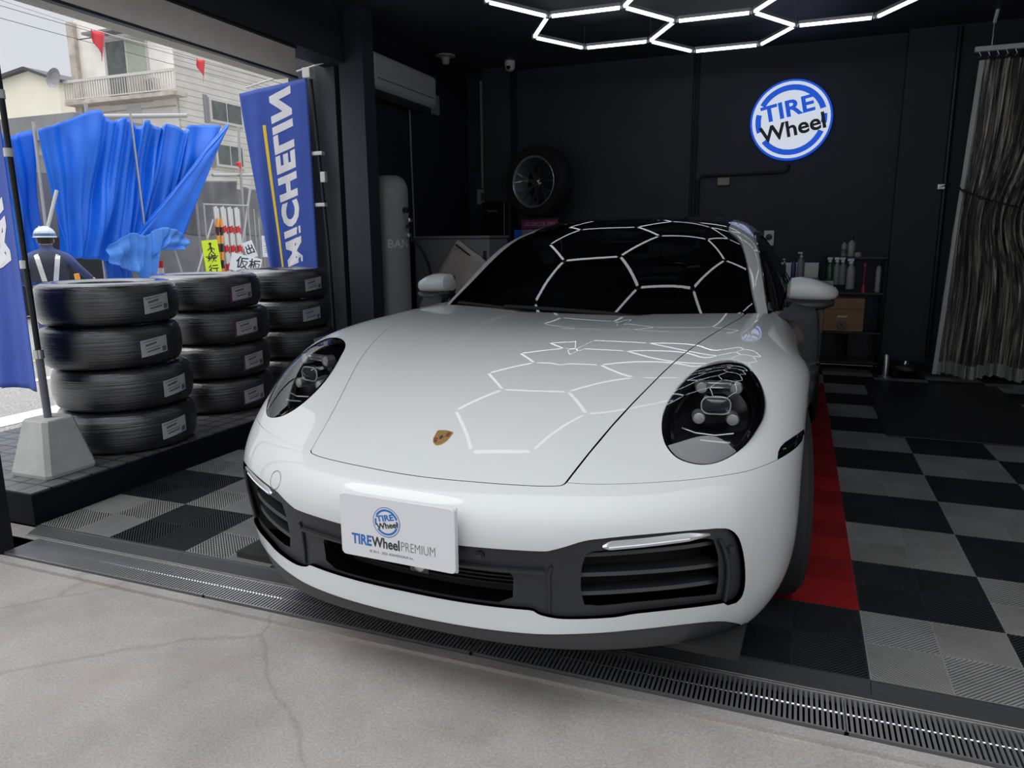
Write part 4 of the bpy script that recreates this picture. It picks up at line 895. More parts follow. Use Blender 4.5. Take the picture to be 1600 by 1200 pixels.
# stickers on the screen
M['sticker'] = mat('pale_sticker', (.30, .32, .20), .6); M['sticker_red'] = mat('round_sticker', (.40, .12, .09), .6)
def on_g(u, v, off=-.004):
    P_, N_ = surf(CW, np.array([(u, v), (u+.02, v)])); n = Vector(N_[0]); x = Vector(P_[1]-P_[0]).normalized(); y = n.cross(x); p = Vector(P_[0])+n*off
    return Matrix(((x.x, y.x, n.x, p.x), (x.y, y.y, n.y, p.y), (x.z, y.z, n.z, p.z), (0, 0, 0, 1)))
MB().rbox((-.042, -.022, -.0008), (.042, .022, .0008), .0006, on_g(.85, 4.15)).build('inspection_sticker', 'sticker', car)
MB().lathe([(0, .0008), (.024, .0008), (.024, -.0008)], 24, on_g(2.55, 4.1) @ Matrix.Diagonal((1.1, .95, 1, 1))).build('round_sticker', 'sticker_red', car)
# ------------------------------------------------------------------ platform with the wrapped tyres
b_ = MB(); b_.box((-4.42, 0, -.05), (-3.235, 3.04, .121)); pf = b_.build('platform', 'black_matte'); tag(pf, 'long low black platform with small tiles on top along the open left side', 'platform')
b_ = MB(); b_.box((-4.415, .004, .1215), (-3.243, 3.03, .129)); o_ = b_.build('tiled_top', 'ptiles', pf)
M['wrap_tyre'] = None
def wrap_material():
    m, t, b = newmat('tyre_in_plastic_wrap'); L = t.links.new; N = t.nodes.new
    b.inputs['Base Color'].default_value = (.008, .0085, .010, 1); b.inputs['Roughness'].default_value = .35
    b.inputs['Coat Weight'].default_value = 1.0; b.inputs['Coat Roughness'].default_value = .03; b.inputs['Coat IOR'].default_value = 1.75
    tc_ = N('ShaderNodeTexCoord'); mp = N('ShaderNodeMapping'); mp.inputs['Scale'].default_value = (1.6, 1.6, 95); L(tc_.outputs['Object'], mp.inputs[0])
    n = N('ShaderNodeTexNoise'); n.inputs['Scale'].default_value = 1.0; n.inputs['Detail'].default_value = 5; n.inputs['Roughness'].default_value = .6; L(mp.outputs[0], n.inputs['Vector'])
    n2 = N('ShaderNodeTexNoise'); n2.inputs['Scale'].default_value = 7; n2.inputs['Detail'].default_value = 4; L(tc_.outputs['Object'], n2.inputs['Vector'])
    a = N('ShaderNodeMath'); a.operation = 'MULTIPLY_ADD'; L(n2.outputs['Fac'], a.inputs[0]); a.inputs[1].default_value = .6; L(n.outputs['Fac'], a.inputs[2])
    bp = N('ShaderNodeBump'); bp.inputs['Strength'].default_value = .8; bp.inputs['Distance'].default_value = .006; L(a.outputs[0], bp.inputs['Height'])
    L(bp.outputs[0], b.inputs['Normal']); L(bp.outputs[0], b.inputs['Coat Normal'])
    return m
M['wrap_tyre'] = wrap_material()
M['label'] = mat('tyre_paper_label', (.42, .43, .45), .35, noise=.05); M['label_edge'] = mat('label_purple_border', (.10, .03, .09), .4)
TR, TH = .338, .213
def wrapped_tyre(labelled):
    g = thing('wrapped_tyre', '', 'tyre', (0,0,0), 0, 'tyres stacked on the platform')
    R_, h = TR, TH
    prof = [(R_*.66, .012), (R_*.70, .003), (R_*.80, .0), (R_*.87, .003), (R_*.93, .012), (R_*.965, .028), (R_*.985, .048), (R_*.995, .072), (R_, h/2), (R_*.995, h-.072), (R_*.985, h-.048), (R_*.965, h-.028), (R_*.93, h-.012), (R_*.87, h-.003), (R_*.80, h), (R_*.70, h-.003), (R_*.655, h-.014), (R_*.64, h-.03), (R_*.66, h-.05), (R_*.86, h-.06), (R_*.90, h/2), (R_*.86, .06), (R_*.66, .05), (R_*.64, .03)]
    MB().lathe(prof, 72, None, True).build('tread_and_sidewall', 'wrap_tyre', g, True)
    def patch_(a0, a1, z0, z1, r, m, nm, par, tilt=0):
        k = 10; V = []; 
        for i in range(k+1):
            a = a0+(a1-a0)*i/k; dz = tilt*(i/k-.5)
            for rr_ in (r, r+.0012):
                for z in (z0+dz, z1+dz): V.append((rr_*math.cos(a), rr_*math.sin(a), z))
        F = []
        for i in range(k): q = 4*i; F += [(q, q+1, q+5, q+4), (q+2, q+6, q+7, q+3), (q, q+4, q+6, q+2), (q+1, q+3, q+7, q+5)]
        F += [(0, 2, 3, 1), (4*k, 4*k+1, 4*k+3, 4*k+2)]
        return MB().add(V, F) or (V, F)
    def lab_(a0, a1, z0, z1, r, m, nm, par, tilt=0):
        k = 10; V = []
        for i in range(k+1):
            a = a0+(a1-a0)*i/k; dz = tilt*(i/k-.5)
            for rr_ in (r, r+.0012):
                for z in (z0+dz, z1+dz): V.append((rr_*math.cos(a), rr_*math.sin(a), z))
        F = []
        for i in range(k): q = 4*i; F += [(q, q+1, q+5, q+4), (q+2, q+6, q+7, q+3), (q, q+4, q+6, q+2), (q+1, q+3, q+7, q+5)]
        F += [(0, 2, 3, 1), (4*k, 4*k+1, 4*k+3, 4*k+2)]
        b_ = MB(); b_.add(V, F); return b_.build(nm, m, par)
    c0 = math.radians(-40)
    if labelled == 'purple': lb0 = lab_(c0-.04, c0+.46, .052, .150, R_*1.004, 'label_edge', 'label_border', g, .018)
    l_ = lab_(c0, c0+.44, .062, .146, R_*1.009, 'label', 'paper_label', g, .018)
    for z_, a_, w_, th_ in ((.112, .10, .22, .010), (.082, .12, .26, .007), (.132, .06, .30, .003), (.098, .10, .3, .0025)):
        lab_(c0+a_-.03, c0+a_-.03+w_*.8, z_, z_+th_, R_*1.014, 'ink_grey', 'printed_line', l_, .012)
    lab_(c0+.34, c0+.41, .075, .10, R_*1.014, 'ink_grey', 'printed_line', l_, .003)
    return g
tw = wrapped_tyre('white'); tp = wrapped_tyre('purple')
ORD = ['bottom', 'second from the bottom', 'third from the bottom', 'top']
NM = ['nearest stack', 'middle stack', 'rearmost stack']
stacks = [((-3.565, .80), 4, tw, [(.0, .0), (-.012, .012), (-.045, -.008), (-.055, .004)], 27), ((-3.74, 1.66), 4, tp, [(.0, .0), (-.01, .0), (-.01, .02), (-.035, -.015)], 20), ((-3.82, 2.49), 4, tw, [(.0, .0), (-.0, .01), (-.015, .0), (-.02, .0)], 15)]
first = {id(tw): True, id(tp): True}
for si, ((x, y), n, src, jit, rot) in enumerate(stacks):
    for k in range(n):
        lab = 'plastic-wrapped black tyre, %s in the %s on the platform' % (ORD[k], NM[si])
        loc = (x+jit[k][0], y+jit[k][1], .130+k*(TH+.0005)); rz = math.radians(rot+[-2, 3, -6, 0][k])
        if first[id(src)]:
            src.location = loc; src.rotation_euler = (0, 0, rz); src['label'] = lab; first[id(src)] = False
        else: dup(src, loc, rz, lab)

# ------------------------------------------------------------------ banner with pole in its cement block
def banner(name_flag, x, y, zb, h, w_, ang, label, drape, seed, letters=True, z_text=.35):
    """flag hanging to the left of its pole; the print is seen from its back, so it reads mirrored"""
    rnd = random.Random(seed); nu, nv = 28, 60; th = .0012
    ca, sa = math.cos(ang), math.sin(ang)
    def pt(u, v):        # u: 0 at pole .. 1 free edge; v: 0 bottom .. 1 top
        u = min(max(u, 0), 1); v = min(max(v, 0), 1); s_ = w_*u; fold = .020*math.sin(u*9+v*3+seed)*(u*(1.2-v)) + .012*math.sin(u*21+v*5)*(1-v*.7)*u
        s2, f2 = drape(u, v)
        s_ *= s2; fold += f2
        return Vector((x+ca*s_-sa*fold, y+sa*s_+ca*fold, zb+h*v-.02*u*(1-v)+.075*(1-u)*v**3))
    flag = MB(); V = [pt(i/nu, j/nv) for j in range(nv+1) for i in range(nu+1)]
    F = [(j*(nu+1)+i, j*(nu+1)+i+1, (j+1)*(nu+1)+i+1, (j+1)*(nu+1)+i) for j in range(nv) for i in range(nu)]
    flag.add(V, F); fo = flag.build(name_flag, 'banner_blue', None, True)
    md = fo.modifiers.new('cloth_thickness', 'SOLIDIFY'); md.thickness = .0015; md.offset = 0
    fo['label'] = label; fo['category'] = 'banner'
    def wrapped(body, size, m, v0, u0, shear, bold, nm, ulen=None):
        cu = bpy.data.curves.new('t', 'FONT'); cu.body = body; cu.size = size; cu.shear = shear; cu.offset = bold; cu.align_y = 'CENTER'; cu.resolution_u = 3; cu.space_character = 1.12
        to = bpy.data.objects.new('t', cu); COL.objects.link(to); bpy.context.view_layer.update()
        me = bpy.data.meshes.new_from_object(to.evaluated_get(bpy.context.evaluated_depsgraph_get())); bpy.data.objects.remove(to)
        bm = bmesh.new(); bm.from_mesh(me); bmesh.ops.triangulate(bm, faces=bm.faces); bmesh.ops.subdivide_edges(bm, edges=[e for e in bm.edges if e.calc_length() > .03], cuts=2); bmesh.ops.triangulate(bm, faces=bm.faces)
        for v in bm.verts:
            tx, ty = v.co.x*1.17, v.co.y*1.12       # along the flag upward, letters' feet towards the free edge
            u = u0-ty/w_; vv = v0+tx/h; p = pt(u, vv); pu = pt(u+.01, vv)-p; pv = pt(u, vv+.005)-p; n = pv.cross(pu).normalized()
            if n.y > 0: n = -n
            v.co = p+n*.0022
        bm.to_mesh(me); bm.free(); me.materials.clear(); me.materials.append(M[m])
        o = bpy.data.objects.new(nm, me); COL.objects.link(o); o.parent = fo; return o
    if letters:
        wrapped('MICHELIN', .225, 'banner_white', z_text, .42, .22, .012, 'brand_lettering')
        s = MB(); rw_ = []
        for k in range(40):
            vv = z_text-.02+(.62)*k/39 if True else 0
            vv = z_text-.02+.60*k/39
            r_ = []
            for du in (0, .045):
                p = pt(.685+du-.03+.05*max(0, (.25-k/39))**1.0, vv); r_.append(tuple(p+Vector((0, -.0022, 0))))
            rw_.append(r_)
        s.loft(rw_, False); s.build('yellow_underline', 'yellow', fo)
    return fo, pt
# front banner
def dr1(u, v): return (1.0-.42*(1-v)**2*u, .05*(1-v)*u)
PX, PY = -3.46, .31
def taper_block(name, x, y, label):
    def q(r, z, b=.018): return [(x+a*r+b2*b, y+c*r+d*b, z) for a, c, b2, d in ((-1,-1,1,0),(1,-1,-1,0),(1,-1,0,1),(1,1,0,-1),(1,1,-1,0),(-1,1,1,0),(-1,1,0,-1),(-1,-1,0,1))]
    o = MB().loft([q(.125, .1295), q(.128, .145), q(.079, .378), q(.074, .384)], True, True).build(name, 'concrete_block'); return tag(o, label, 'weight')
taper_block('cement_weight', PX-.0, PY-.03, 'grey tapered cement block holding the front banner pole on the platform')
pole = thing('banner_pole', 'black banner pole standing in the cement block at the left edge', 'pole', (PX, PY-.03, .385))
MB().tube([(0, 0, 0), (-.004, 0, .30)], .017, 16).build('pole_socket', 'plastic_grey', pole, True)
MB().tube([(-.004, 0, .30), (-.03, 0, 2.2)], .0125, 14).build('pole_shaft', 'black_metal', pole, True)
MB().tube([(-.003, 0, .275), (-.004, 0, .315)], .021, 16).build('collar', 'steel', pole, True)
for z in (.70, 1.18, 1.42, 1.75): MB().lathe([(.013, -.018), (.019, -.018), (.019, .018), (.013, .018)], 16, T(-.01-.01*z, 0, z)).build('clip', 'plastic_white', pole, True)
MB().tube([(-.62, -.10, 1.78), (.02, 0, 1.80)], .007, 10).build('cross_bar', 'plastic_white', pole)
banner('advertising_banner', PX-.05, PY-.03, .50, 1.66, .60, math.radians(160), 'blue advertising banner with white letters at the left edge of the picture', lambda u, v: (1.0-.25*(1-v)**2*u-.0, .10*(1-v)**2*u-.04*math.sin(PI*u)*(1-v)), 2.0, True, .335)
# rear banner
BX, BY = -3.86, 2.93
pole = thing('banner_pole', 'black banner pole behind the rear tyre stack, in front of the dark pier', 'pole', (BX+.10, BY+.05, .13))
MB().tube([(.02, 0, 0), (.0, 0, 1.0), (-.075, 0, 2.27)], .0125, 14).build('pole_shaft', 'black_metal', pole, True)
MB().tube([(-.075, 0, 2.26), (-.078, -.0, 2.35)], .012, 10).build('pole_tip', 'plastic_white', pole)
MB().tube([(-.66, -.045, 2.245), (.08, -.045, 2.365)], .0065, 10).build('cross_bar', 'plastic_white', pole)
MB().rbox((-.115, -.055, 2.27), (-.045, .025, 2.345), .006).build('corner_bracket', 'plastic_white', pole)
for z in (1.33, 1.72): MB().rbox((-.085, -.02, z-.014), (.02, .02, z+.014), .004, T(-.02, 0, 0)).build('clip', 'plastic_white', pole)
MB().rbox((-.03, -.018, 1.50), (.015, .018, 1.58), .005).build('clip', 'plastic_white', pole)
banner('advertising_banner', BX+.01, BY+.02, .45, 1.88, .62, math.radians(184), 'blue advertising banner with yellow stripe hanging behind the rear tyre stack', lambda u, v: (1.0-.42*(1-v)**1.2*u+(-.0), -.03*math.sin(PI*u)*(1-v)), 5.0, True, .28)

# ------------------------------------------------------------------ left wall: air conditioner, tank, cabinet
ac = thing('air_conditioner', 'white wall-mounted air conditioner high on the dark left wall', 'air conditioner', (WL+.004, 3.69, 2.33))
acp = [(0, .02), (.10, 0), (.20, .012), (.228, .045), (.232, .26), (.215, .278), (0, .28)]
MB().add([(x, -.52, z) for x, z in acp]+[(x, .52, z) for x, z in acp], [tuple(range(7))[::-1], tuple(range(7, 14))]+[(i, (i+1) % 7, 7+(i+1) % 7, 7+i) for i in range(7)]).build if 0 else None
b_ = MB(); b_.add([(x, -.52, z) for x, z in acp]+[(x, .52, z) for x, z in acp], [tuple(range(7))[::-1], tuple(range(7, 14))]+[(i, (i+1) % 7, 7+(i+1) % 7, 7+i) for i in range(7)])
o_ = b_.build('casing', 'aircon', ac); bv = o_.modifiers.new('soft_edges', 'BEVEL'); bv.width = .012; bv.segments = 3
MB().box((.225, -.47, .088), (.2335, .47, .093)).build('panel_gap', 'aircon_dark', ac)
MB().add([(.105, -.47, -.0025), (.205, -.47, .0135), (.205, .47, .0135), (.105, .47, -.0025), (.105, -.47, .004), (.205, -.47, .02), (.205, .47, .02), (.105, .47, .004)], []) 
MB().rbox((-.05, -.47, -.003), (.05, .47, .003), .002, T(.153, 0, .004) @ R('Y', -9)).build('louvre', 'aircon_dark', ac)
MB().tube([(.02, .40, .0), (.02, .40, -.35), (.02, .42, -1.6)], .008, 8).build('drain_hose', 'grey_panel', ac)

tk = thing('air_tank', 'tall pale grey air tank with lettering beside the dark post', 'tank', (-3.42, 3.38, 0))
r_ = .15
MB().lathe([(0, 1.70), (r_*.5, 1.695), (r_*.8, 1.67), (r_*.97, 1.62), (r_, 1.56), (r_, .25), (r_*.95, .18), (r_*.6, .12), (0, .10)], 40).build('vessel', 'tank', tk, True)
for a in (30, 150, 270): MB().box((-.03, -.02, 0), (.03, .02, .2), T(.13*math.cos(math.radians(a)), .13*math.sin(math.radians(a)), 0)).build('foot', 'tank', tk)
M['tank_letter'] = mat('tank_letter', (.62, .63, .62), .4)
def curved_text(body, size, r, a0, z, m, par, nm):
    cu = bpy.data.curves.new('t', 'FONT'); cu.body = body; cu.size = size; cu.offset = .002; cu.resolution_u = 3
    to = bpy.data.objects.new('t', cu); COL.objects.link(to); bpy.context.view_layer.update()
    me = bpy.data.meshes.new_from_object(to.evaluated_get(bpy.context.evaluated_depsgraph_get())); bpy.data.objects.remove(to)
    for v in me.vertices: a = a0+v.co.x/r; v.co = ((r+.002)*math.cos(a), (r+.002)*math.sin(a), z+v.co.y)
    me.materials.clear(); me.materials.append(M[m]); o = bpy.data.objects.new(nm, me); COL.objects.link(o); o.parent = par
curved_text('BAN', .095, r_, math.radians(-72), 1.12, 'tank_letter', tk, 'lettering')
for k, (dx, z, r2) in enumerate(((.165, 1.42, .022), (.19, 1.34, .016), (.175, 1.29, .014), (.165, 1.22, .02), (.19, 1.18, .014))):
    MB().lathe([(0, .02), (r2, .018), (r2*1.1, 0), (r2, -.02), (0, -.02)], 16, T(dx, -.03+.01*k, z) @ R('X', 90)).build('valve', 'steel' if k % 2 else 'black_metal', tk, True)
tag(MB().tube(crv([(-3.21, 3.36, 1.2), (-3.13, 3.42, 1.05), (-3.12, 3.5, .85), (-3.18, 3.55, .6), (-3.22, 3.58, .25), (-3.15, 3.62, .02)], 5), .012, 8).build('air_hose', 'rubber', None, True), 'black air hose looping down between tank and cabinet', 'hose')

cbn = thing('parts_cabinet', 'grey cabinet with a red badge and two narrow door panels in the back left corner', 'cabinet', (-3.2, 4.12, 0))
MB().rbox((-.36, -.10, .02), (.39, .36, 1.19), .015).build('body', 'grey_panel', cbn)
MB().rbox((-.37, -.11, 1.19), (.40, .37, 1.215), .008).build('top', 'grey_panel', cbn)
M['panel_light'] = mat('pale_panel', (.26, .27, .31), .5); M['red_badge'] = mat('red_badge', (.30, .02, .04), .4)
for x in (.06, .19): MB().rbox((x, -.112, .35), (x+.11, -.098, 1.02), .006).build('door', 'panel_light', cbn)
for x in (.06, .19): MB().box((x+.01, -.116, .965), (x+.10, -.111, .985)).build('slot', 'aircon_dark', cbn)
MB().lathe([(0, .004), (.022, .004), (.026, 0)], 20, T(.085, -.10, 1.10) @ R('X', 90)).build('badge', 'red_badge', cbn)
MB().rbox((.335, -.115, .98), (.365, -.10, 1.08), .004).build('handle', 'black_metal', cbn)
pb = thing('paper_packet', 'crumpled paper packet leaning against the grey cabinet, printed side up', 'packet', (-3.16, 3.985, .80), 0)
Mpk = R('Y', 35)
V = []; n_ = 9
for j in range(n_):
    for i in range(n_): V.append(((i/(n_-1)-.5)*.34, .018*math.sin(i*1.3)*math.cos(j*.9), (j/(n_-1)-.5)*.46))
b_ = MB(); b_.add(V, [(j*n_+i, j*n_+i+1, (j+1)*n_+i+1, (j+1)*n_+i) for j in range(n_-1) for i in range(n_-1)], Mpk @ T(0, 0, .12)); o_ = b_.build('packet_sheet', 'paper', pb, True); md = o_.modifiers.new('s', 'SOLIDIFY'); md.thickness = .012
MB().box((-.15, -.03, .30), (.02, -.024, .315), Mpk).build('printed_bar', 'ink_black', pb)

# ------------------------------------------------------------------ display wheel on its stand
ds = thing('display_stand', 'dark display stand with a magenta sign under the show wheel', 'stand', (-2.68, 5.02, 0))
MB().box((-.30, .14, .03), (.30, .18, 1.34)).build('panel', 'black_matte', ds)
MB().box((-.35, -.12, 0), (.35, .20, .03)).build('base', 'black_metal', ds)
MB().box((-.02, .10, 1.3), (.02, .14, 1.372)).build('post', 'black_metal', ds)
MB().box((-.24, -.045, 1.335), (-.2, .03, 1.345)); MB().box((-.22, -.05, 1.375), (.22, .02, 1.385)).build('cradle', 'black_metal', ds)
sg = MB().box((-.19, -.02, 1.285), (.19, -.005, 1.372)).build('sign_board', 'magenta', ds)
M['pink'] = mat('pink_letter', (.55, .25, .42), .5)
text('sign_text', 'UG DECOR TIRE', .052, 'pink', ds, T(.0, -.0215, 1.325) @ R('X', 90), bold=.001, sx=.85)
sb = MB().box((-.26, -.03, 1.05), (.26, -.015, 1.275)).build('poster', 'grey_panel', ds)
MB().box((-.265, -.034, 1.05), (-.18, -.0305, 1.275)).build('poster_band', 'sign_blue', ds)
dwl = thing('mounted_tyre', 'silver multi-spoke alloy wheel with a fat black tyre shown on the back wall', 'tyre', (-2.67, 4.98, 1.725))
Mw = R('Z', -16) @ R('X', 90)
MB().lathe([(.245, -.11), (.27, -.12), (.32, -.115), (.338, -.09), (.342, 0), (.338, .09), (.32, .118), (.27, .122), (.245, .115)], 64, Mw).build('tyre', 'rubber', dwl, True)
rm = MB().lathe([(.243, .118), (.25, .112), (.243, .10), (.228, .10), (.222, .06), (.215, -.10), (.245, -.11), (.25, -.11)], 64, Mw).build('rim', 'satin_silver', dwl, True)
M['alloy'] = mat('dark_alloy', (.33, .32, .29), .28, .95)
for k in range(7):
    for d in (-.17, .17):
        a = 2*PI*k/7+.22+d*.35; a2 = 2*PI*k/7+.22+d*1.25
        def cr4(r, aa, wd, z): return [(r*math.cos(aa)-wd*math.sin(aa)*e, r*math.sin(aa)+wd*math.cos(aa)*e, z-f_*.018) for e, f_ in ((-1, 0), (1, 0), (1, 1), (-1, 1))]
        MB().loft([cr4(.04, 2*PI*k/7+.22, .016, .055), cr4(.10, a, .010, .062), cr4(.16, (a+a2)/2, .007, .078), cr4(.225, a2, .0055, .105)], True, True, Mw).build('spoke', 'alloy', rm)
MB().lathe([(0, .07), (.022, .07), (.03, .06), (.055, .052), (.065, .03)], 28, Mw).build('centre_cap', 'alloy', rm, True)
for k in range(5):
    a = 2*PI*k/5; MB().lathe([(0, .066), (.007, .066), (.008, .05)], 10, Mw @ T(.042*math.cos(a), .042*math.sin(a), 0)).build('lug_hole', 'deep_black', rm)

# ------------------------------------------------------------------ round shop sign
sn = thing('round_sign', 'round blue and white shop sign lettered TIRE Wheel on the back wall', 'sign', (-.402, 5.385, 2.215))
Ms = R('X', 90)
MB().lathe([(0, .03), (.345, .03), (.35, .026), (.35, -.012), (0, -.012)], 72, Ms).build('sign_board', 'sign_face_blue', sn, True)
logo(sn, Ms @ T(0, 0, .0305), .347, 'sign_face_blue', 'sign_face', 'ink_black', .002)
M['sign_white'].node_tree.nodes['Principled BSDF'].inputs['Emission Color'].default_value = (.8, .88, 1, 1)

# ------------------------------------------------------------------ work counter, shelf rack and its things
ct = thing('side_counter', 'low counter with a pale backboard against the back wall', 'counter', (-.30, 5.2, 0))
MB().box((-.42, -.20, .78), (.22, .17, .81)).build('worktop', 'grey_panel', ct)
for x in (-.40, .19):
    for y in (-.18, .14): MB().box((x, y, 0), (x+.03, y+.03, .78)).build('leg', 'black_metal', ct)
MB().box((-.42, .155, .81), (.22, .17, .945)).build('backboard', mat('white_backboard', (.85, .85, .83), .4), ct)
M['green_plastic'] = mat('green_bottle', (.012, .09, .03), .3, coat=.6); M['blue_plastic'] = mat('blue_bottle', (.02, .03, .16), .3, coat=.6); M['grey_bottle'] = mat('grey_bottle', (.20, .21, .22), .35); M['clear_bottle'] = mat('milky_bottle', (.32, .32, .30), .3); M['red_plastic'] = mat('red_plastic', (.35, .02, .03), .35)
def bottle(x, y, z, r, h, mt, label, top='cap', cat='bottle', grp=None, liq=None):
    g = thing('bottle', label, cat, (x, y, z), 0, grp)
    MB().lathe([(0, 0), (r*.95, 0), (r, r*.2), (r, h*.62), (r*.9, h*.70), (r*.38, h*.80), (r*.36, h*.86), (0, h*.86)], 20).build('body', mt, g, True)
    if top == 'spray':
        MB().lathe([(r*.42, h*.84), (r*.42, h*.90), (r*.25, h*.93), (0, h*.93)], 14).build('collar', 'sign_white', g, True)
        MB().rbox((-r*.95, -r*.25, h*.93), (r*.55, r*.25, h*1.02), r*.1).build('trigger_head', 'sign_white', g)
        MB().box((-r*.62, -r*.1, h*.84), (-r*.42, r*.1, h*.95)).build('trigger', 'sign_white', g)
    elif top == 'pump':
        MB().lathe([(r*.38, h*.84), (r*.38, h*.9), (r*.1, h*.91), (r*.1, h*1.0), (0, h*1.0)], 12).build('pump_neck', 'sign_white', g, True)
        MB().rbox((-r*.9, -r*.2, h*.98), (r*.25, r*.2, h*1.04), r*.06).build('pump_head', 'sign_white', g)
    else: MB().lathe([(r*.45, h*.83), (r*.45, h*.98), (r*.4, h), (0, h)], 14).build('cap', 'black_metal' if top == 'cap' else 'sign_white', g, True)
    if liq: MB().lathe([(r*1.01, h*.15), (r*1.012, h*.45)], 20).build('label_band', liq, g, True)
    return g
CB_ = 'bottles on the side counter'; RB = 'spray bottles hanging on the rack'
bottle(-.50, 5.12, .8105, .028, .22, 'green_plastic', 'dark green bottle at the left end of the counter', 'cap', grp=CB_)
bottle(-.375, 5.12, .8105, .017, .17, 'black_plastic', 'slim black spray bottle on the counter between green and blue bottles', 'pump', grp=CB_)
bottle(-.295, 5.12, .8105, .022, .19, 'blue_plastic', 'navy blue bottle on the counter left of the grey pump bottle', 'cap', grp=CB_)
bottle(-.235, 5.12, .8105, .033, .225, 'grey_bottle', 'grey pump dispenser bottle on the counter', 'pump', grp=CB_)
rk = thing('wire_rack', 'black wire storage rack beside the pillar holding bottles and a box', 'rack', (.20, 5.08, 0))
for x in (-.24, .24):
    for y in (-.16, .16): MB().tube([(x, y, 0), (x, y, 1.02)], .011, 10).build('post', 'black_metal', rk)
for z in (.10, .36, .70, 1.0):
    s_ = MB(); s_.box((-.24, -.165, z-.008), (.24, -.155, z+.008)); s_.box((-.24, .155, z-.008), (.24, .165, z+.008)); s_.box((-.245, -.16, z-.008), (-.235, .16, z+.008)); s_.box((.235, -.16, z-.008), (.245, .16, z+.008))
    for k in range(15): s_.box((-.225+k*.032, -.16, z-.003), (-.222+k*.032, .16, z+.003))
    s_.build('shelf', 'black_metal', rk)
MB().tube([(-.24, -.19, .985), (.24, -.19, .985)], .006, 8).build('hanging_rail', 'black_metal', rk)
bottle(.105, 5.03, 1.01, .022, .145, 'clear_bottle', 'white bottle standing on top of the rack at left', 'cap', liq='ink_grey')
bottle(.165, 5.05, 1.01, .032, .165, 'clear_bottle', 'fat black capped canister standing on top of the rack', 'cap')
tag(MB().lathe([(0, 0), (.028, 0), (.03, .02), (.02, .035), (0, .04)], 18, T(.215, 4.95, 1.01)).build('paste_pot', 'clear_bottle', None, True), 'small white pot at the front edge of the rack top', 'pot')
for k, (x, mt, lab) in enumerate(((.0, 'green_plastic', 'green spray bottle hanging leftmost on the rack rail'), (.055, 'grey_bottle', 'grey spray bottle hanging second on the rack rail'), (.10, 'grey_bottle', 'grey blue spray bottle hanging third on the rack rail'), (.165, 'clear_bottle', 'milky spray bottle hanging rightmost and lowest on the rack rail'))):
    bottle(x, 4.87, .775 if k < 3 else .74, .027 if k < 3 else .034, .225 if k < 3 else .25, mt, lab, 'spray', grp=RB)
br_ = thing('detail_brush', 'red handled brush hanging on the right half of the rack', 'brush', (.27, 4.87, .74))
MB().tube([(0, 0, .0), (0, 0, .19)], .006, 8).build('handle', 'red_plastic', br_); MB().lathe([(0, -.03), (.018, -.03), (.018, .03), (0, .03)], 14).build('head', 'red_plastic', br_); MB().lathe([(0, -.015), (.014, -.015), (.014, .015), (0, .015)], 14, T(0, 0, .2)).build('loop', 'red_plastic', br_)
cn = thing('spray_can', 'silver striped spray can on the upper right of the rack', 'can', (.385, 4.97, .71)); MB().lathe([(0, 0), (.02, 0), (.021, .01), (.021, .20), (.012, .22), (0, .22)], 18).build('body', 'clear_bottle', cn, True); MB().lathe([(0, .25), (.012, .25), (.013, .22)], 14).build('cap', 'black_metal', cn)
cbx = thing('cardboard_box', 'brown cardboard box with a tape roll in its front on the middle shelf', 'box', (.135, 5.04, .372))
MB().rbox((-.16, -.14, 0), (.16, .12, .285), .004).build('carton', 'cardboard', cbx); MB().box((-.162, -.143, .19), (.162, -.139, .196)).build('flap_edge', mat('dark_cardboard', (.16, .09, .045), .7), cbx)
MB().lathe([(.014, -.012), (.032, -.012), (.036, 0), (.032, .014), (.014, .014)], 24, T(-.01, -.15, .055) @ R('X', 90), True).build('tape_roll', 'ink_grey', cbx, True)
MB().box((-.05, -.1415, .12), (.03, -.139, .135)).build('printed_mark', 'paper', cbx)
for i, (x0, x1, lab) in enumerate(((-.03, .12, 'black mesh basket on the lower shelf at left'), (.19, .40, 'black mesh basket on the lower shelf at right'))):
    s_ = MB(); 
    for k in range(9):
        t = x0+(x1-x0)*k/8; s_.box((t-.002, 4.93, .115), (t+.002, 4.934, .33))
        s_.box((x0, 4.93, .118+k*.026), (x1, 4.934, .121+k*.026))
    s_.box((x0, 4.93, .112), (x1, 5.2, .116)); s_.box((x0, 5.196, .115), (x1, 5.2, .33)); s_.box((x0, 4.93, .115), (x0+.003, 5.2, .33)); s_.box((x1-.003, 4.93, .115), (x1, 5.2, .33))
    tag(s_.build('mesh_basket', 'black_metal'), lab, 'basket')
dl = thing('wheel_dolly', 'low black dolly with a chrome knob beside the pillar foot', 'dolly', (.66, 5.0, 0))
MB().lathe([(0, .10), (.17, .10), (.18, .085), (.18, .06), (0, .06)], 32).build('deck', 'black_metal', dl, True)
for a in (45, 135, 225, 315): MB().lathe([(0, .02), (.022, .018), (.026, 0), (.022, -.018), (0, -.02)], 14, T(.13*math.cos(math.radians(a)), .13*math.sin(math.radians(a)), .028) @ R('X', 90)).build('caster', 'rubber', dl, True)
MB().lathe([(0, .13), (.02, .125), (.03, .10)], 18).build('knob', 'chrome', dl, True)
sp3 = thing('steel_post', 'short shiny steel post standing at the foot of the wire rack', 'post', (.49, 4.82, 0))
MB().lathe([(0, 0), (.05, 0), (.05, .012), (.022, .015), (.022, .19), (.015, .20), (0, .20)], 20).build('tube', 'alu', sp3, True)
mt_ = MB().rbox((.30, 2.74, .0), (1.26, 4.62, .008), .003).build('floor_mat', mat('dark_rubber_mat', (.012, .0125, .014), .5, bump=.1)); tag(mt_, 'large dark rubber mat lying on the checkered tiles at right', 'mat')

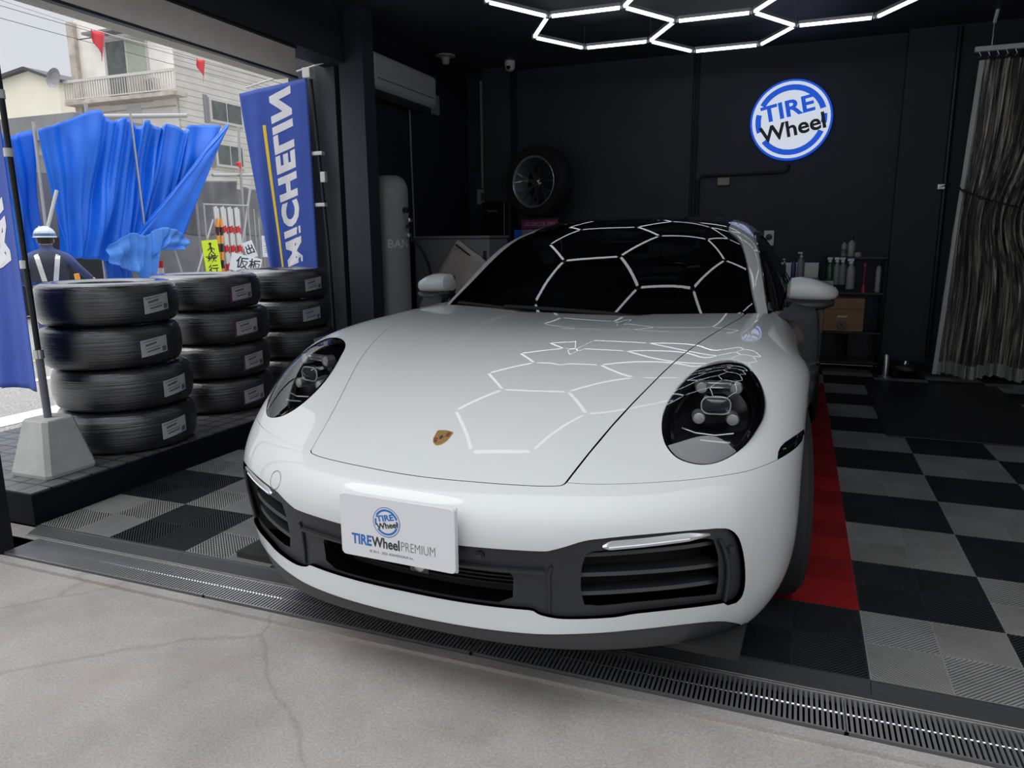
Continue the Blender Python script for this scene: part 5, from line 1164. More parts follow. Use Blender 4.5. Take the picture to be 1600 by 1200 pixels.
# ------------------------------------------------------------------ clear curtain, its rail and chain
M['pvc'] = None
def pvc():
    m = bpy.data.materials.new('clear_pvc_curtain'); m.use_nodes = True; t = m.node_tree
    for n in list(t.nodes): t.nodes.remove(n)
    L = t.links.new; N = t.nodes.new
    o = N('ShaderNodeOutputMaterial'); mx = N('ShaderNodeMixShader'); fr = N('ShaderNodeFresnel'); fr.inputs['IOR'].default_value = 1.75
    tr = N('ShaderNodeBsdfTransparent'); tr.inputs['Color'].default_value = (.80, .79, .76, 1); gl = N('ShaderNodeBsdfGlossy'); gl.inputs['Roughness'].default_value = .12
    tc_ = N('ShaderNodeTexCoord'); mp = N('ShaderNodeMapping'); mp.inputs['Scale'].default_value = (28, 28, 1.6); L(tc_.outputs['Object'], mp.inputs[0])
    n = N('ShaderNodeTexNoise'); n.inputs['Scale'].default_value = 1; n.inputs['Detail'].default_value = 5; L(mp.outputs[0], n.inputs['Vector'])
    bp = N('ShaderNodeBump'); bp.inputs['Strength'].default_value = 1; bp.inputs['Distance'].default_value = .03; L(n.outputs['Fac'], bp.inputs['Height'])
    L(bp.outputs[0], gl.inputs['Normal']); L(bp.outputs[0], fr.inputs['Normal'])
    df = N('ShaderNodeBsdfTranslucent'); df.inputs['Color'].default_value = (.5, .48, .44, 1); mx2 = N('ShaderNodeMixShader'); 
    rp = N('ShaderNodeMapRange'); rp.inputs['From Min'].default_value = .46; rp.inputs['From Max'].default_value = .66; rp.inputs['To Min'].default_value = .10; rp.inputs['To Max'].default_value = .85; L(n.outputs['Fac'], rp.inputs['Value'])
    df2 = N('ShaderNodeBsdfDiffuse'); df2.inputs['Color'].default_value = (.85, .80, .72, 1)
    L(rp.outputs[0], mx2.inputs[0]); L(tr.outputs[0], mx2.inputs[1]); L(df2.outputs[0], mx2.inputs[2])
    L(fr.outputs[0], mx.inputs[0]); L(mx2.outputs[0], mx.inputs[1]); L(gl.outputs[0], mx.inputs[2]); L(mx.outputs[0], o.inputs[0])
    return m
M['pvc'] = pvc()
cu_ = thing('vinyl_curtain', 'clear crumpled vinyl curtain hanging at the right edge', 'curtain', (.93, 4.95, -.03))
nu, nv = 220, 40; V = []
for j in range(nv+1):
    v = j/nv
    z = .06+2.48*v
    gather = 1-.30*math.exp(-((v-.52)/.16)**2)         # tied in by the chain
    for i in range(nu+1):
        u = i/nu; x = .95*u*gather+(.03-.10*(1-v)) ; 
        a = 30*u*2*PI/2
        V.append((x, .045*math.sin(a+1.5*math.sin(3*v+u*5))*(1-.2*v)+.02*math.sin(a*2.3+v*4), z+.02*math.sin(u*17)*(1-v)))
b_ = MB(); b_.add(V, [(j*(nu+1)+i, j*(nu+1)+i+1, (j+1)*(nu+1)+i+1, (j+1)*(nu+1)+i) for j in range(nv) for i in range(nu)]); b_.build('vinyl_sheet', 'pvc', cu_, True)
s_ = MB(); 
for j in range(13): v = j/12
M['hem'] = mat('curtain_hem', (.50, .50, .48), .4)
s_.loft([[((.03-.10*(1-v))-.004-.0, -.012, .06+2.48*v), ((.03-.10*(1-v))+.030, -.016, .06+2.48*v), ((.03-.10*(1-v))+.030, -.012, .06+2.48*v), ((.03-.10*(1-v))-.004, -.008, .06+2.48*v)] for v in [k/12 for k in range(13)]], True, True); s_.build('edge_hem', 'hem', cu_)
bh = MB(); bh.loft([[tuple(Vector(V[i])+Vector((0, -.004, dz))) for dz in (-.01, .10)] for i in range(nu+1)], False); bh.build('bottom_hem', 'hem', cu_, True)
rl = thing('curtain_rail', 'white curtain rail hung from the ceiling at right', 'rail', (.93, 4.95, 2.575))
MB().box((-.01, -.02, 0), (1.1, .02, .035)).build('rail_profile', 'sign_white', rl)
for k in range(18): MB().tube([(.02+k*.06, 0, 0), (.035+k*.06, 0, -.03), (.02+k*.06, 0, -.045)], .004, 6).build('hook', 'alu', rl)
MB().tube([(.10, 0, .035), (.10, 0, .20)], .005, 8).build('hanger_rod', 'alu', rl); MB().tube([(.10, 0, .20), (.115, 0, .30)], .013, 8).build('turnbuckle', 'sign_white', rl)
chn = thing('hanging_chain', 'black chain strung across the vinyl curtain', 'chain', (0, 0, 0))
cp_ = crv([(.83, 4.86, 1.58), (.98, 4.84, 1.50), (1.15, 4.83, 1.435), (1.35, 4.83, 1.38), (1.6, 4.83, 1.34), (1.9, 4.83, 1.33)], 8)
for k in range(len(cp_)-1):
    a = Vector(cp_[k]); b2 = Vector(cp_[k+1]); d = (b2-a); q = d.to_track_quat('X', 'Z').to_matrix().to_4x4(); L_ = d.length*.68
    ring = [(L_*math.cos(t)*(1.0), .010*math.sin(t), 0) for t in [2*PI*i/12 for i in range(12)]]
    MB().tube(ring, .0045, 6, T(*((a+b2)/2)) @ q @ R('X', 90*(k % 2)), closed=True).build('link', 'black_metal', chn, True)
MB().rbox((.80, 5.24, 1.56), (.86, 5.30, 1.61), .006).build('wall_hook', 'alu', chn)
MB().tube([(.83, 4.86, 1.58), (.83, 5.26, 1.585)], .006, 6).build('tie_rod', 'black_metal', chn)
# ------------------------------------------------------------------ the street outside the open left side
M['plaster'] = mat('stained_plaster', (.84, .79, .73), .85, noise=.12, nscale=.8); M['plaster_warm'] = mat('warm_plaster', (.82, .72, .57), .85, noise=.05, nscale=.5)
M['plaster_cream'] = mat('cream_plaster', (.80, .76, .63), .85, noise=.05, nscale=.5); M['plaster_dirty'] = mat('dirty_plaster', (.50, .44, .38), .85, noise=.25, nscale=2)
M['roof_dark'] = mat('dark_roof_edge', (.06, .06, .07), .6); M['roof_grey'] = mat('grey_metal_roof', (.22, .22, .23), .5, noise=.15, nscale=1)
M['rail_white'] = mat('rail_white', (.60, .57, .53), .5, noise=.1); M['win_glass'] = mat('window_pane', (.10, .115, .11), .12, noise=.3, nscale=2); M['curtain_cloth'] = mat('curtain_cloth', (.38, .40, .33), .8, noise=.1, nscale=6)
M['win_frame'] = mat('window_frame', (.52, .50, .47), .5); M['shadow_gap'] = mat('recess_shade', (.03, .03, .03), .8)
M['tarp'] = mat('blue_tarpaulin', (.004, .135, .68), .42, noise=.10, nscale=2.2, bump=.5, bscale=7); M['tarp_pale'] = mat('faded_blue_tarpaulin', (.04, .19, .60), .55, noise=.2, nscale=4, bump=.5, bscale=12)
M['grey_sheet'] = mat('grey_sheeting', (.17, .17, .18), .6, noise=.15, nscale=3, bump=.3, bscale=7)
M['hiviz'] = mat('fluorescent_yellow', (.62, .80, .02), .5); M['red_paint'] = mat('red_paint', (.55, .03, .03), .45); M['white_paint'] = mat('white_paint', (.66, .66, .64), .5); M['orange_paint'] = mat('orange_paint', (.80, .32, .04), .5)
M['red_cloth'] = mat('red_pennant_cloth', (.75, .06, .07), .6)

# corner building: balcony face towards us, sided face along the street
bd = thing('corner_building', 'stained white three storey building with a railed balcony, grey siding on its street side', 'building', (-31.75, 29.82, -.2))
MB().box((-7.0, 0, 0), (0, 9, 12.55)).build('plaster_block', 'plaster', bd)
MB().box((.0, .0, 0), (.12, 12, 16)).build('siding_wall', 'siding', bd)
MB().box((-7.25, -.25, 0), (-6.75, .2, 13.4)).build('corner_column', 'plaster_dirty', bd)
MB().add([(-7.2, 0, 12.5), (.0, 0, 12.5), (.0, 9, 12.5), (-7.2, 9, 12.5), (-7.2, 0, 13.4), (.0, 0, 16.0), (.0, 9, 16), (-7.2, 9, 13.4)], [(3,2,1,0),(4,5,6,7),(0,1,5,4),(1,2,6,5),(2,3,7,6),(3,0,4,7)]).build('upper_storey', 'plaster', bd)
MB().box((-5.6, -.7, 12.5), (-1.2, .05, 12.62)).build('eave', 'roof_grey', bd)
wn_ = MB().box((-4.85, -.06, 8.9), (-1.7, .02, 12.3)).build('balcony_window', 'win_frame', bd)
MB().box((-4.65, -.08, 9.0), (-3.3, -.055, 12.15)).build('pane', 'win_glass', wn_); MB().box((-3.15, -.08, 9.0), (-1.85, -.055, 12.15)).build('pane', 'curtain_cloth', wn_)
MB().box((-7.3, -.85, 8.95), (.75, 0, 9.15)).build('balcony_slab', 'plaster_dirty', bd)
rl_ = thing('balcony_railing', None, None, (0, 0, 0)); rl_.parent = bd
MB().box((-7.25, -.86, 10.10), (.75, -.74, 10.24)).build('top_rail', 'rail_white', rl_)
s_ = MB()
for k in range(45): x = -7.2+k*.18; s_.box((x-.022, -.83, 9.2), (x+.022, -.78, 10.12))
s_.box((-7.25, -.84, 9.2), (.75, -.77, 9.27)); s_.build('balusters', 'rail_white', rl_)
MB().rbox((-1.75, -.65, 9.2), (-.75, -.3, 9.95), .04).build('outdoor_unit', 'plaster_dirty', bd)
MB().lathe([(0, .02), (.25, .02), (.28, 0), (.28, -.02)], 24, T(-1.2, -.655, 9.6) @ R('X', 90)).build('fan_grille', 'grey_panel', bd)
MB().lathe([(0, 0), (.35, .05), (.55, .16)], 24, T(-7.55, -1.0, 10.35) @ R('X', 80)).build('satellite_dish', 'roof_grey', bd)
for x, w_ in ((-3.6, 1.0),): MB().box((x, -.03, 6.9), (x+w_, .01, 8.8)).build('patched_panel', 'white_paint', bd)
MB().box((-6.7, -.02, 8.55), (-.1, .0, 8.62)).build('ledge', 'plaster_dirty', bd)
for (y0, y1, z0, z1) in ((2.1, 4.75, 8.05, 9.35), (2.3, 4.6, 5.65, 7.0)):
    f_ = MB().box((.12, y0, z0), (.24, y1, z1)).build('siding_window', 'win_frame', bd)
    MB().box((.235, y0+.16, z0+.14), (.25, (y0+y1)/2-.04, z1-.14)).build('pane', 'win_glass', f_); MB().box((.235, (y0+y1)/2+.04, z0+.14), (.25, y1-.16, z1-.14)).build('pane', 'win_glass', f_)
    MB().box((.12, y0-.35, z0-.1), (.16, y0-.05, z1+.1)).build('shutter_box', 'roof_grey', f_)
# farther houses
def house(x0, x1, y0, y1, h, ridge, m, label, roofm='roof_dark', xr=None):
    g = thing('house', label, 'building', ((x0+x1)/2, y0, -.2)); a = (x1-x0)/2; xr = 0 if xr is None else xr
    MB().add([(-a, 0, 0), (a, 0, 0), (a, 0, h), (xr, 0, ridge), (-a, 0, h), (-a, y1-y0, 0), (a, y1-y0, 0), (a, y1-y0, h), (xr, y1-y0, ridge), (-a, y1-y0, h)],
             [(0,1,2,3,4), (9,8,7,6,5), (0,5,6,1), (1,6,7,2), (2,7,8,3), (3,8,9,4), (4,9,5,0)]).build('walls', m, g)
    MB().loft([[(-a-.35, y_, h-.12), (xr, y_, ridge+.02), (a+.35, y_, h-.12), (a+.35, y_, h+.10), (xr, y_, ridge+.24), (-a-.35, y_, h+.10)] for y_ in (-.4, y1-y0+.3)], True, True).build('roof', roofm, g); return g
house(-62.0, -51.4, 38.5, 50, 13.0, 13.95, 'plaster_cream', 'cream gabled house far left behind the banner pole', xr=2.4)
house(-53.8, -43.0, 51.0, 60, 13.2, 15.5, 'plaster_warm', 'warm beige gabled house partly behind the corner building', xr=1.5)
lw = thing('low_shed', 'low dark building with a grey metal roof behind the blue tarpaulins', 'building', (-36, 24, -.2))
MB().box((-3.5, 0, 0), (4.2, 4, 6.2)).build('walls', 'plaster_dirty', lw); MB().box((-3.8, -.5, 6.2), (4.3, 4.3, 7.3)).build('roof', 'roof_grey', lw)
MB().box((.4, -.03, 2.4), (2.6, .0, 5.6)).build('shutter', 'roof_grey', lw)
bb = thing('far_block', 'grey wall of a further building closing the street beyond the corner', 'building', (-31.6, 44, -.2)); MB().box((0, 0, 0), (9, 6, 11)).build('walls', 'siding', bb)
# the block across the street, behind the camera; it shows only as a reflection
op = thing('opposite_block', 'plain grey building across the street from the garage mouth', 'building', (9, -20, -.1)); MB().box((-4, -6, 0), (12, 0, 9)).build('walls', 'grey_panel', op)

# tarpaulins on their poles
def sheet(name, top, bot, X, m, label, amp, waves, seed, sag=0, thick=.01, rows=26, cols=90, xb=0.0):
    rnd = random.Random(seed); T_ = crv(top, 6) if len(top) < 40 else top; B_ = crv(bot, 6)
    def samp(P, t):
        k = t*(len(P)-1); i = min(int(k), len(P)-2); f = k-i; return (P[i][0]*(1-f)+P[i+1][0]*f, P[i][1]*(1-f)+P[i+1][1]*f)
    ph = [rnd.uniform(0, 6.28) for _ in range(6)]; V = []
    for j in range(rows+1):
        v = j/rows
        for i in range(cols+1):
            u = i/cols; a = samp(T_, u); b = samp(B_, u)
            y = a[0]*(1-v)+b[0]*v; z = a[1]*(1-v)+b[1]*v-sag*math.sin(PI*v)
            d = amp*(math.sin(u*waves+ph[0]+1.3*v)*(.35+.65*v)+.5*math.sin(u*waves*2.3+ph[1]-2*v)+.35*math.sin(u*waves*.6+v*7+ph[2])+.25*math.sin(v*11+u*8+ph[3]))
            V.append((X+d+xb*v, y+.4*d*math.sin(ph[4]+v*3), z))
    b_ = MB(); b_.add(V, [(j*(cols+1)+i, j*(cols+1)+i+1, (j+1)*(cols+1)+i+1, (j+1)*(cols+1)+i) for j in range(rows) for i in range(cols)])
    o = b_.build(name, m, None, True); md = o.modifiers.new('thickness', 'SOLIDIFY'); md.thickness = thick
    return tag(o, label, 'tarpaulin')
sheet('blue_tarpaulin', [(6.45, 2.93), (6.93, 3.12), (7.55, 3.39), (7.85, 3.25), (8.15, 3.37), (8.38, 3.23), (8.58, 3.37), (8.89, 3.27), (9.08, 3.39), (9.51, 3.30), (9.68, 3.44), (10.45, 3.53)],
      [(6.6, .95), (6.75, .92), (6.9, .95), (7.1, .91), (7.35, .93), (7.59, .82), (7.85, .80), (8.0, 1.02), (8.24, 1.10), (8.54, 1.10), (8.73, 1.12), (8.89, 1.19)], -11.5, 'tarp', 'large bright blue tarpaulin strung between poles across the street', .085, 38, 3, rows=40, cols=200)
sheet('blue_tarpaulin', [(10.40, 3.50), (10.43, 3.52), (10.46, 3.54)], [(7.3, .75), (7.95, 1.20), (8.93, 1.17)], -11.3, 'tarp', 'long triangular fold of blue tarpaulin pulled down across the large sheet', .035, 9, 4, rows=40, cols=40)
sheet('blue_tarpaulin', [(7.15, 1.15), (7.6, 1.35), (7.9, 1.30), (8.25, 1.45), (8.6, 1.40), (8.9, 1.22)], [(7.1, .85), (7.45, .72), (7.7, .60), (7.95, .45), (8.0, .98), (8.7, 1.05)], -11.05, 'tarp_pale', 'faded crumpled end of tarpaulin bunched at the lower edge', .05, 26, 6)
sheet('blue_tarpaulin', [(5.95, 2.86), (6.2, 2.88), (6.38, 2.86), (6.68, 2.99)], [(5.95, .45), (6.2, .5), (6.4, .5), (6.6, .55)], -12.0, 'tarp', 'narrow blue tarpaulin hanging at the far left behind the worker', .05, 12, 8)
sheet('blue_tarpaulin', [(7.5, .9), (7.75, .85), (7.95, .95), (8.1, 1.0)], [(7.55, -.1), (7.7, -.12), (7.9, -.1), (8.05, -.1)], -11.7, 'tarp', 'blue sheet hanging low beneath the large tarpaulin', .04, 12, 9)
for pts, r, lab in (([(-11.72, 7.55, -.1), (-11.72, 7.55, 3.52)], .03, 'steel pole carrying the highest peak of the blue tarpaulin'), ([(-11.38, 8.20, 1.2), (-11.40, 8.16, 3.42)], .018, 'dark pole standing in front of the middle of the tarpaulin'),
                    ([(-11.55, 6.40, -.1), (-11.55, 6.44, 3.05)], .025, 'pole at the gap between the two tarpaulins'), ([(-11.2, 5.98, .9), (-11.2, 6.42, 2.0)], .028, 'slanting prop leaning against the pole above the worker'),
                    ([(-13.5, 9.0, 3.62), (-13.5, 11.6, 4.02)], .05, 'horizontal pipe above the tarpaulin on the building'),
                    ([(-11.6, 9.72, -.1), (-11.6, 9.72, 2.0)], .022, 'thin scaffold pole left of the yellow warning sign'), ([(-11.6, 10.98, -.1), (-11.6, 11.10, 3.6)], .03, 'tall scaffold pole right of the red and white bars'),
                    ([(-11.5, 10.75, .9), (-11.5, 11.2, 2.3)], .028, 'slanting scaffold tube beside the red and white bars'), ([(-11.665, 10.3, 2.54), (-11.665, 12.6, 2.72)], .035, 'horizontal scaffold rail over the grey sheeting'),
                    ([(-11.2, 9.0, .25), (-11.2, 9.72, 1.62)], .024, 'slanting prop under the right edge of the tarpaulin'), ([(-11.2, 8.62, 1.15), (-11.2, 8.90, .2)], .024, 'leaning pipe under the tarpaulin'),
                    ([(-11.55, 11.45, 0), (-11.55, 11.45, 1.7)], .02, 'low grey post beside the notice board'), ([(-11.55, 11.32, 0), (-11.55, 11.32, 1.9)], .02, 'second grey post beside the notice board')):
    tag(MB().tube(pts, r, 10).build('scaffold_pipe', 'scaffold', None, True), lab, 'pipe')
tag(MB().box((-14.0, 6.0, -.15), (-13.7, 14.5, 2.5)).build('site_wall', 'grey_sheet'), 'dull grey wall behind the scaffold poles and signs', 'wall')
o_ = sheet('grey_sheeting', [(9.75, 2.50), (10.2, 2.44), (10.7, 2.46), (11.25, 2.5)], [(9.7, 1.35), (10.2, 1.30), (10.7, 1.42), (11.1, 1.55)], -11.9, 'grey_sheet', 'grey sheeting slung under the scaffold rail behind the bars', .04, 10, 12); o_['category'] = 'sheeting'
o_ = sheet('grey_sheeting', [(11.4, 2.4), (11.8, 2.35), (12.3, 2.4)], [(11.35, 1.35), (11.7, 1.3), (12.2, 1.3)], -11.9, 'grey_sheet', 'grey sheeting on the frame right of the bars', .03, 8, 13); o_['category'] = 'sheeting'
# open shed under the tarpaulin with striped cones
tag(MB().box((-13.5, 7.0, -.1), (-13.4, 9.6, 1.3)).build('shade_board', 'shadow_gap'), 'dark board standing for the shade in the recess below the blue tarpaulin', 'board')  # board painted dark in place of the shade under the tarpaulin
for k in range(5):
    y = 8.42+k*.115; g = thing('striped_post', 'red and white striped post in the row under the tarpaulin', 'post', (-11.8, y, -.14), 0, 'striped posts under the tarpaulin')
    for j in range(7): MB().lathe([(0, .14*j), (.038, .14*j), (.038, .14*j+.14), (0, .14*j+.14)], 14).build('stripe', 'red_paint' if j % 2 == 0 else 'white_paint', g)
# bundle of red and white bars hung on a rail
bl = thing('bar_rack', 'rack rail from which the red and white bars hang', 'rack', (-11.0, 9.9, 0)); MB().tube([(0, -.65, 1.90), (0, .62, 1.92)], .014, 10).build('rail', 'scaffold', bl)
for y in (-.62, .6): MB().tube([(0, y, -.13), (0, y, 1.92)], .018, 8).build('leg', 'scaffold', bl)
for k in range(12):
    y = 9.60+k*.056; dz = .02*math.sin(k*2.1); g = thing('striped_bar', 'white bar with red bands hanging in the bundle across the street', 'bar', (-10.97-.02*(k % 3), y, dz), 0, 'red and white bars on the rack')
    g.rotation_euler = (math.radians(2.5-k*.25), 0, 0)
    MB().tube([(0, 0, .35), (0, 0, 1.86)], .024, 8).build('bar', 'white_paint', g, True)
    for z in (.62, .98, 1.36): MB().tube([(0, 0, z), (0, 0, z+.13)], .0265, 8).build('band', 'red_paint', g, True)
for k in range(2):
    g = thing('striped_bar', 'yellow and black striped bar at the left of the bundle, %s of the two' % ('left' if k == 0 else 'right'), 'bar', (-10.9, 9.42+k*.10, 0), 0)
    for j in range(8): MB().tube([(0, .01*j, .35+.16*j), (0, .01*j+.01, .51+.16*j)], .03, 10).build('band', 'orange_paint' if j % 2 else 'ink_black', g, True)
# signs
def board(name, y, z, w_, h, m, label, tilt=0, X=-10.8, cat='sign', legs=True):
    g = thing(name, label, cat, (X, y, z)); g.rotation_euler = (math.radians(tilt), 0, math.radians(-28))
    if legs:
        for sy in (-1, 1): MB().tube([(-.02, sy*w_*.35, -h/2+.02), (-.03, sy*w_*.42, -z-.14)], .010, 8).build('leg', 'scaffold', g)
    MB().rbox((-.012, -w_/2, -h/2), (.012, w_/2, h/2), .005).build('panel', m, g); return g
def FX(z=0, y=0, x=.0135): return T(x, y, z) @ R('Z', 90) @ R('X', 90)
ys = board('warning_sign', 9.17, .82, .30, .80, 'hiviz', 'fluorescent yellow sign with a walking figure across the street', 4)
text('sign_text', '歩\n行\n者', .20, 'ink_black', ys, FX(-.17), bold=.003)
MB().lathe([(0, .003), (.028, .003), (.028, 0)], 14, FX(.33)).build('walker_head', 'ink_black', ys)
MB().tube([(.0145, 0, .30), (.0145, .01, .20)], .014, 6).build('walker_body', 'ink_black', ys)
for a, b in (((0, .27), (.07, .22)), ((0, .27), (-.06, .21)), ((.01, .20), (.07, .12)), ((.01, .20), (-.05, .13))): MB().tube([(.0145, a[0], a[1]), (.0145, b[0], b[1])], .009, 6).build('walker_limb', 'ink_black', ys)
MB().box((.012, -.12, .085), (.0145, .12, .10)).build('rule', 'ink_black', ys)
nb = board('notice_board', 11.35, 1.08, .36, .46, 'sign_white', 'white notice with an orange bar beside the rear banner', 0, -11.2)
MB().box((.012, -.14, .0), (.0145, .14, .02)).build('orange_bar', 'orange_paint', nb)
for z in (.15, .11, -.05, -.09, -.13): MB().box((.012, -.13, z), (.014, .11, z+.010)).build('text_line', 'ink_grey', nb)
wbd = board('white_signboard', 9.85, .74, .62, .34, 'sign_white', 'white signboard with black characters leaning before the bars', -14, -10.6)
text('sign_text', '仮板', .25, 'ink_black', wbd, FX(0, .05), bold=.004)
wb2 = board('white_signboard', 10.12, 1.02, .22, .34, 'sign_white', 'small tilted white sign with a black character on the bars', 18, -10.7); text('sign_text', '出', .2, 'ink_black', wb2, FX(0), bold=.004)
# pennants on their string, road works
tag(MB().tube(crv([(-6.2, 1.0, 3.1), (-6.1, 3.0, 3.0), (-6.0, 4.25, 3.02), (-5.9, 5.8, 3.08), (-5.5, 9.0, 3.3)], 6), .004, 6).build('pennant_string', 'white_paint'), 'thin string carrying the red pennants', 'string')
for y, z, s, lab in ((3.03, 2.98, 1, 'larger red triangular pennant under the header'), (4.22, 3.0, .9, 'smaller red triangular pennant in front of the siding'), (4.66, 2.04, .45, 'tiny red pennant beside the rear banner')):
    g = MB(); V = []; n_ = 8
    for i in range(n_+1):
        for j in range(n_+1):
            v = j/n_; u = (i/n_-.5)*(1-v); V.append((-6.05+.02*math.sin(u*9+v*4), y+u*.17*s+.02*v, z-.24*s*v))
    g.add(V, [(i*(n_+1)+j, i*(n_+1)+j+1, (i+1)*(n_+1)+j+1, (i+1)*(n_+1)+j) for i in range(n_) for j in range(n_)]); o = g.build('red_pennant', 'red_cloth', None, True); md = o.modifiers.new('t', 'SOLIDIFY'); md.thickness = .003; tag(o, lab, 'pennant')
tag(MB().rbox((-8.0, 3.6, -.11), (-7.5, 4.5, .42), .03).build('blue_crate', mat('blue_crate', (.01, .09, .40), .5)), 'blue crate on the road in front of the worker', 'crate')
tag(MB().tube([(-7.40, 3.72, -.1), (-7.42, 3.62, .86)], .025, 10).build('orange_stake', 'orange_paint', None, True), 'orange stake standing by the worker', 'stake')
ut = thing('utility_wires', 'thin overhead wires crossing the sky at the top left', 'wire', (0, 0, 0))
for z, y in ((5.25, 0), (5.05, .3)): MB().tube(crv([(-13, -6+y, z), (-13, 8+y, z-.15), (-13, 22+y, z+.1)], 6), .005, 6).build('wire', 'roof_dark', ut)

# ------------------------------------------------------------------ the worker in the street
M['skin'] = mat('skin', (.42, .24, .17), .55); M['navy'] = mat('navy_workwear', (.045, .062, .16), .8, noise=.15, nscale=9, bump=.25, bscale=40); M['helmet'] = mat('white_blue_helmet', (.50, .56, .62), .3, coat=.5)
M['helmet_blue'] = mat('helmet_blue_band', (.06, .14, .26), .35, coat=.5); M['hair'] = mat('dark_hair', (.02, .016, .014), .7); M['reflective'] = mat('white_reflective_braces', (.62, .63, .60), .45); M['vest'] = mat('dark_vest', (.030, .034, .05), .8, noise=.1)
wk = thing('worker', 'person in navy workwear, white helmet and white braces, back turned, stooping in the street', 'person', (-8.42, 4.06, -.10), math.radians(53))
def skinned(name, pts, edges, radii, m, parent, lv=2):
    me = bpy.data.meshes.new(name); me.from_pydata(pts, edges, []); o = bpy.data.objects.new(name, me); COL.objects.link(o)
    sk = o.modifiers.new('skin', 'SKIN'); sk.use_smooth_shade = True
    for i, r_ in enumerate(radii): me.skin_vertices[0].data[i].radius = r_ if isinstance(r_, tuple) else (r_, r_)
    me.skin_vertices[0].data[0].use_root = True
    sb_ = o.modifiers.new('sub', 'SUBSURF'); sb_.levels = lv; sb_.render_levels = lv
    bpy.context.view_layer.update(); m2 = bpy.data.meshes.new_from_object(o.evaluated_get(bpy.context.evaluated_depsgraph_get()))
    bpy.data.objects.remove(o); o = bpy.data.objects.new(name, m2); COL.objects.link(o); m2.materials.clear(); m2.materials.append(M[m])
    m2.polygons.foreach_set('use_smooth', [True]*len(m2.polygons)); o.parent = parent; return o
pts = [(0, .02, .78), (0, .0, .90), (0, -.02, 1.04), (0, .0, 1.15), (0, .03, 1.21), (0, .05, 1.27), (0, .06, 1.34),
       (-.09, .02, .74), (-.12, .14, .45), (-.13, .04, .08), (-.13, .14, .04), (.09, .02, .74), (.12, .16, .46), (.13, .02, .08), (.13, .13, .04),
       (-.17, -.01, 1.12), (-.27, -.02, .96), (-.24, .14, .82), (-.20, .22, .78), (.17, -.01, 1.12), (.29, -.01, .99), (.38, .13, .90), (.43, .20, .86)]
edg = [(0,1),(1,2),(2,3),(3,4),(4,5),(5,6),(0,7),(7,8),(8,9),(9,10),(0,11),(11,12),(12,13),(13,14),(3,15),(15,16),(16,17),(17,18),(3,19),(19,20),(20,21),(21,22)]
rad = [(.15,.11),(.145,.11),(.17,.12),(.12,.09),(.06,.06),(.075,.085),(.07,.08),(.095,.095),(.07,.07),(.05,.05),(.045,.045),(.095,.095),(.07,.07),(.05,.05),(.045,.045),(.085,.08),(.055,.055),(.045,.045),(.035,.03),(.085,.08),(.055,.055),(.045,.045),(.035,.03)]
skinned('body', pts, edg, rad, 'navy', wk)
def ell(name, c, r3, m, par, seg=24, cut=None):
    V = []; F = []; n1, n2 = seg, seg//2
    for j in range(n2+1):
        t = PI*j/n2
        for i in range(n1): a = 2*PI*i/n1; z = math.cos(t); z = max(z, cut) if cut is not None else z; V.append((c[0]+r3[0]*math.sin(t)*math.cos(a), c[1]+r3[1]*math.sin(t)*math.sin(a), c[2]+r3[2]*z))
    for j in range(n2):
        for i in range(n1): F.append((j*n1+i, j*n1+(i+1) % n1, (j+1)*n1+(i+1) % n1, (j+1)*n1+i))
    b_ = MB(); b_.add(V, F); return b_.build(name, m, par, True)
hd = ell('head', (0, .055, 1.325), (.078, .095, .115), 'skin', wk)
ell('ear', (-.079, .055, 1.315), (.012, .02, .03), 'skin', hd, 12); ell('ear', (.079, .055, 1.315), (.012, .02, .03), 'skin', hd, 12); ell('nose', (0, .153, 1.31), (.014, .018, .02), 'skin', hd, 12)
ell('hair', (0, .045, 1.335), (.083, .094, .10), 'hair', wk); MB().lathe([(.052, 1.20), (.056, 1.27)], 20, T(0, .035, 0)).build('neck', 'skin', wk, True)
hm = ell('helmet', (0, .055, 1.375), (.115, .135, .105), 'helmet', wk, 28, -.12)
MB().lathe([(.116, 1.362), (.122, 1.358), (.126, 1.35), (.118, 1.348)], 32, T(0, .055, 0) @ Matrix.Diagonal((1, 1.17, 1, 1))).build('helmet_rim', 'helmet', hm, True)
MB().lathe([(.1165, 1.366), (.1175, 1.366), (.114, 1.395), (.113, 1.395)], 32, T(0, .055, 0) @ Matrix.Diagonal((1, 1.17, 1, 1))).build('helmet_band', 'helmet_blue', hm, True)
for a in (-.045, 0, .045): MB().tube([(a, -.06, 1.41), (a, -.01, 1.462), (a, .06, 1.478), (a, .13, 1.455)], .006, 6).build('helmet_rib', 'helmet', hm, True)
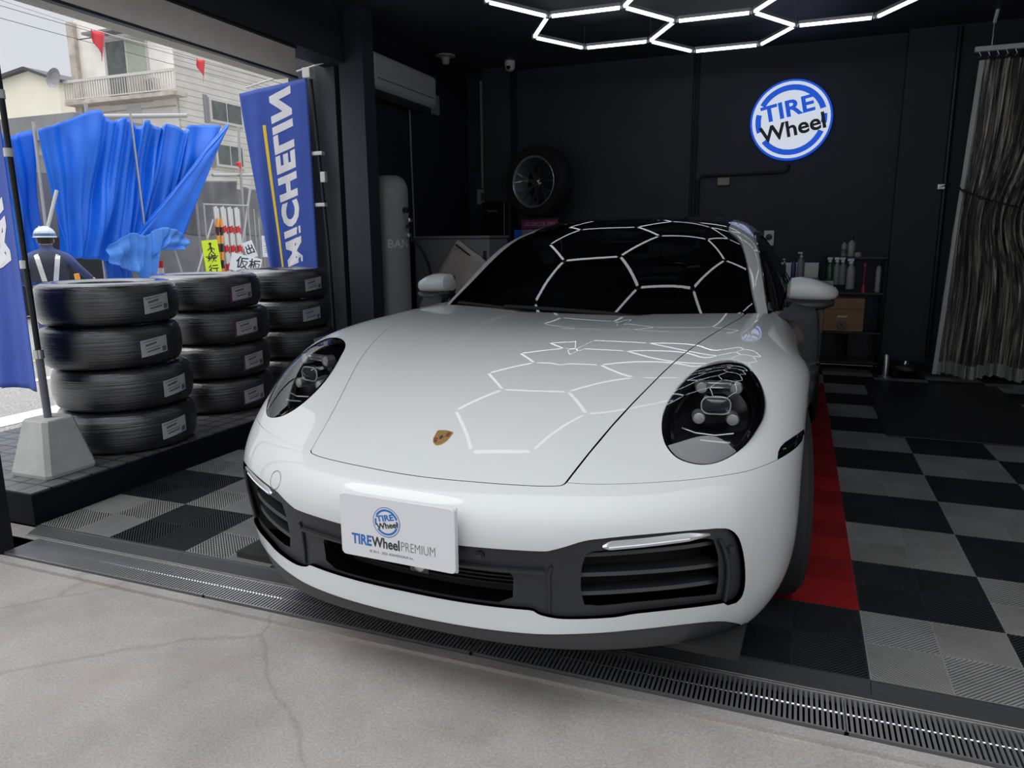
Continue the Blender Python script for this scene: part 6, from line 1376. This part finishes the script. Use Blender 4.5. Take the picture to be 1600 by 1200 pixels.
# vest over the torso and the two braces
rings = []
for z, rx, ry, yy in ((.84, .185, .135, .0), (.92, .190, .140, -.005), (1.02, .205, .148, -.015), (1.10, .20, .142, -.015), (1.17, .145, .115, -.0), (1.20, .09, .08, .02)):
    rings.append([(rx*math.cos(2*PI*k/28), yy+ry*math.sin(2*PI*k/28), z) for k in range(28)])
MB().loft(rings, True).build('vest', 'vest', wk, True)
def torso(x, z):
    for (za, rxa, rya, ya), (zb, rxb, ryb, yb) in zip(((.84, .185, .135, .0), (.92, .190, .140, -.005), (1.02, .205, .148, -.015), (1.10, .20, .142, -.015), (1.17, .145, .115, -.0)), ((.92, .190, .140, -.005), (1.02, .205, .148, -.015), (1.10, .20, .142, -.015), (1.17, .145, .115, -.0), (1.20, .09, .08, .02))):
        if za <= z <= zb+1e-6:
            t = (z-za)/(zb-za); rx = rxa+(rxb-rxa)*t; ry = rya+(ryb-rya)*t; y = ya+(yb-ya)*t
            return y-ry*math.sqrt(max(0, 1-(x/rx)**2))-.006
    return 0
for s in (-1, 1):
    rr_ = []
    for k in range(14):
        z = .85+.33*k/13; x = s*(.055+.055*(k/13)) if k < 12 else s*.112
        a = (x-.026); b = (x+.026); rr_.append([(a, torso(a, z), z), (b, torso(b, z), z), (b, torso(b, z)+.005, z), (a, torso(a, z)+.005, z)])
    MB().loft(rr_, True, True).build('brace', 'reflective', wk)
for s, hx_, hy_, hz_ in ((-1, -.19, .235, .77), (1, .44, .215, .85)):
    h_ = ell('hand', (hx_, hy_, hz_), (.032, .045, .022), 'skin', wk, 14)
    for k in range(4): MB().tube([(hx_-.024+.016*k, hy_+.035, hz_), (hx_-.026+.017*k, hy_+.07, hz_-.008), (hx_-.026+.017*k, hy_+.085-.004*abs(k-1.5), hz_-.028)], [.009, .008, .006], 8).build('finger', 'skin', h_, True)
    MB().tube([(hx_-s*.028, hy_+.0, hz_), (hx_-s*.05, hy_+.03, hz_-.004), (hx_-s*.048, hy_+.055, hz_-.012)], [.011, .009, .007], 8).build('thumb', 'skin', h_, True)
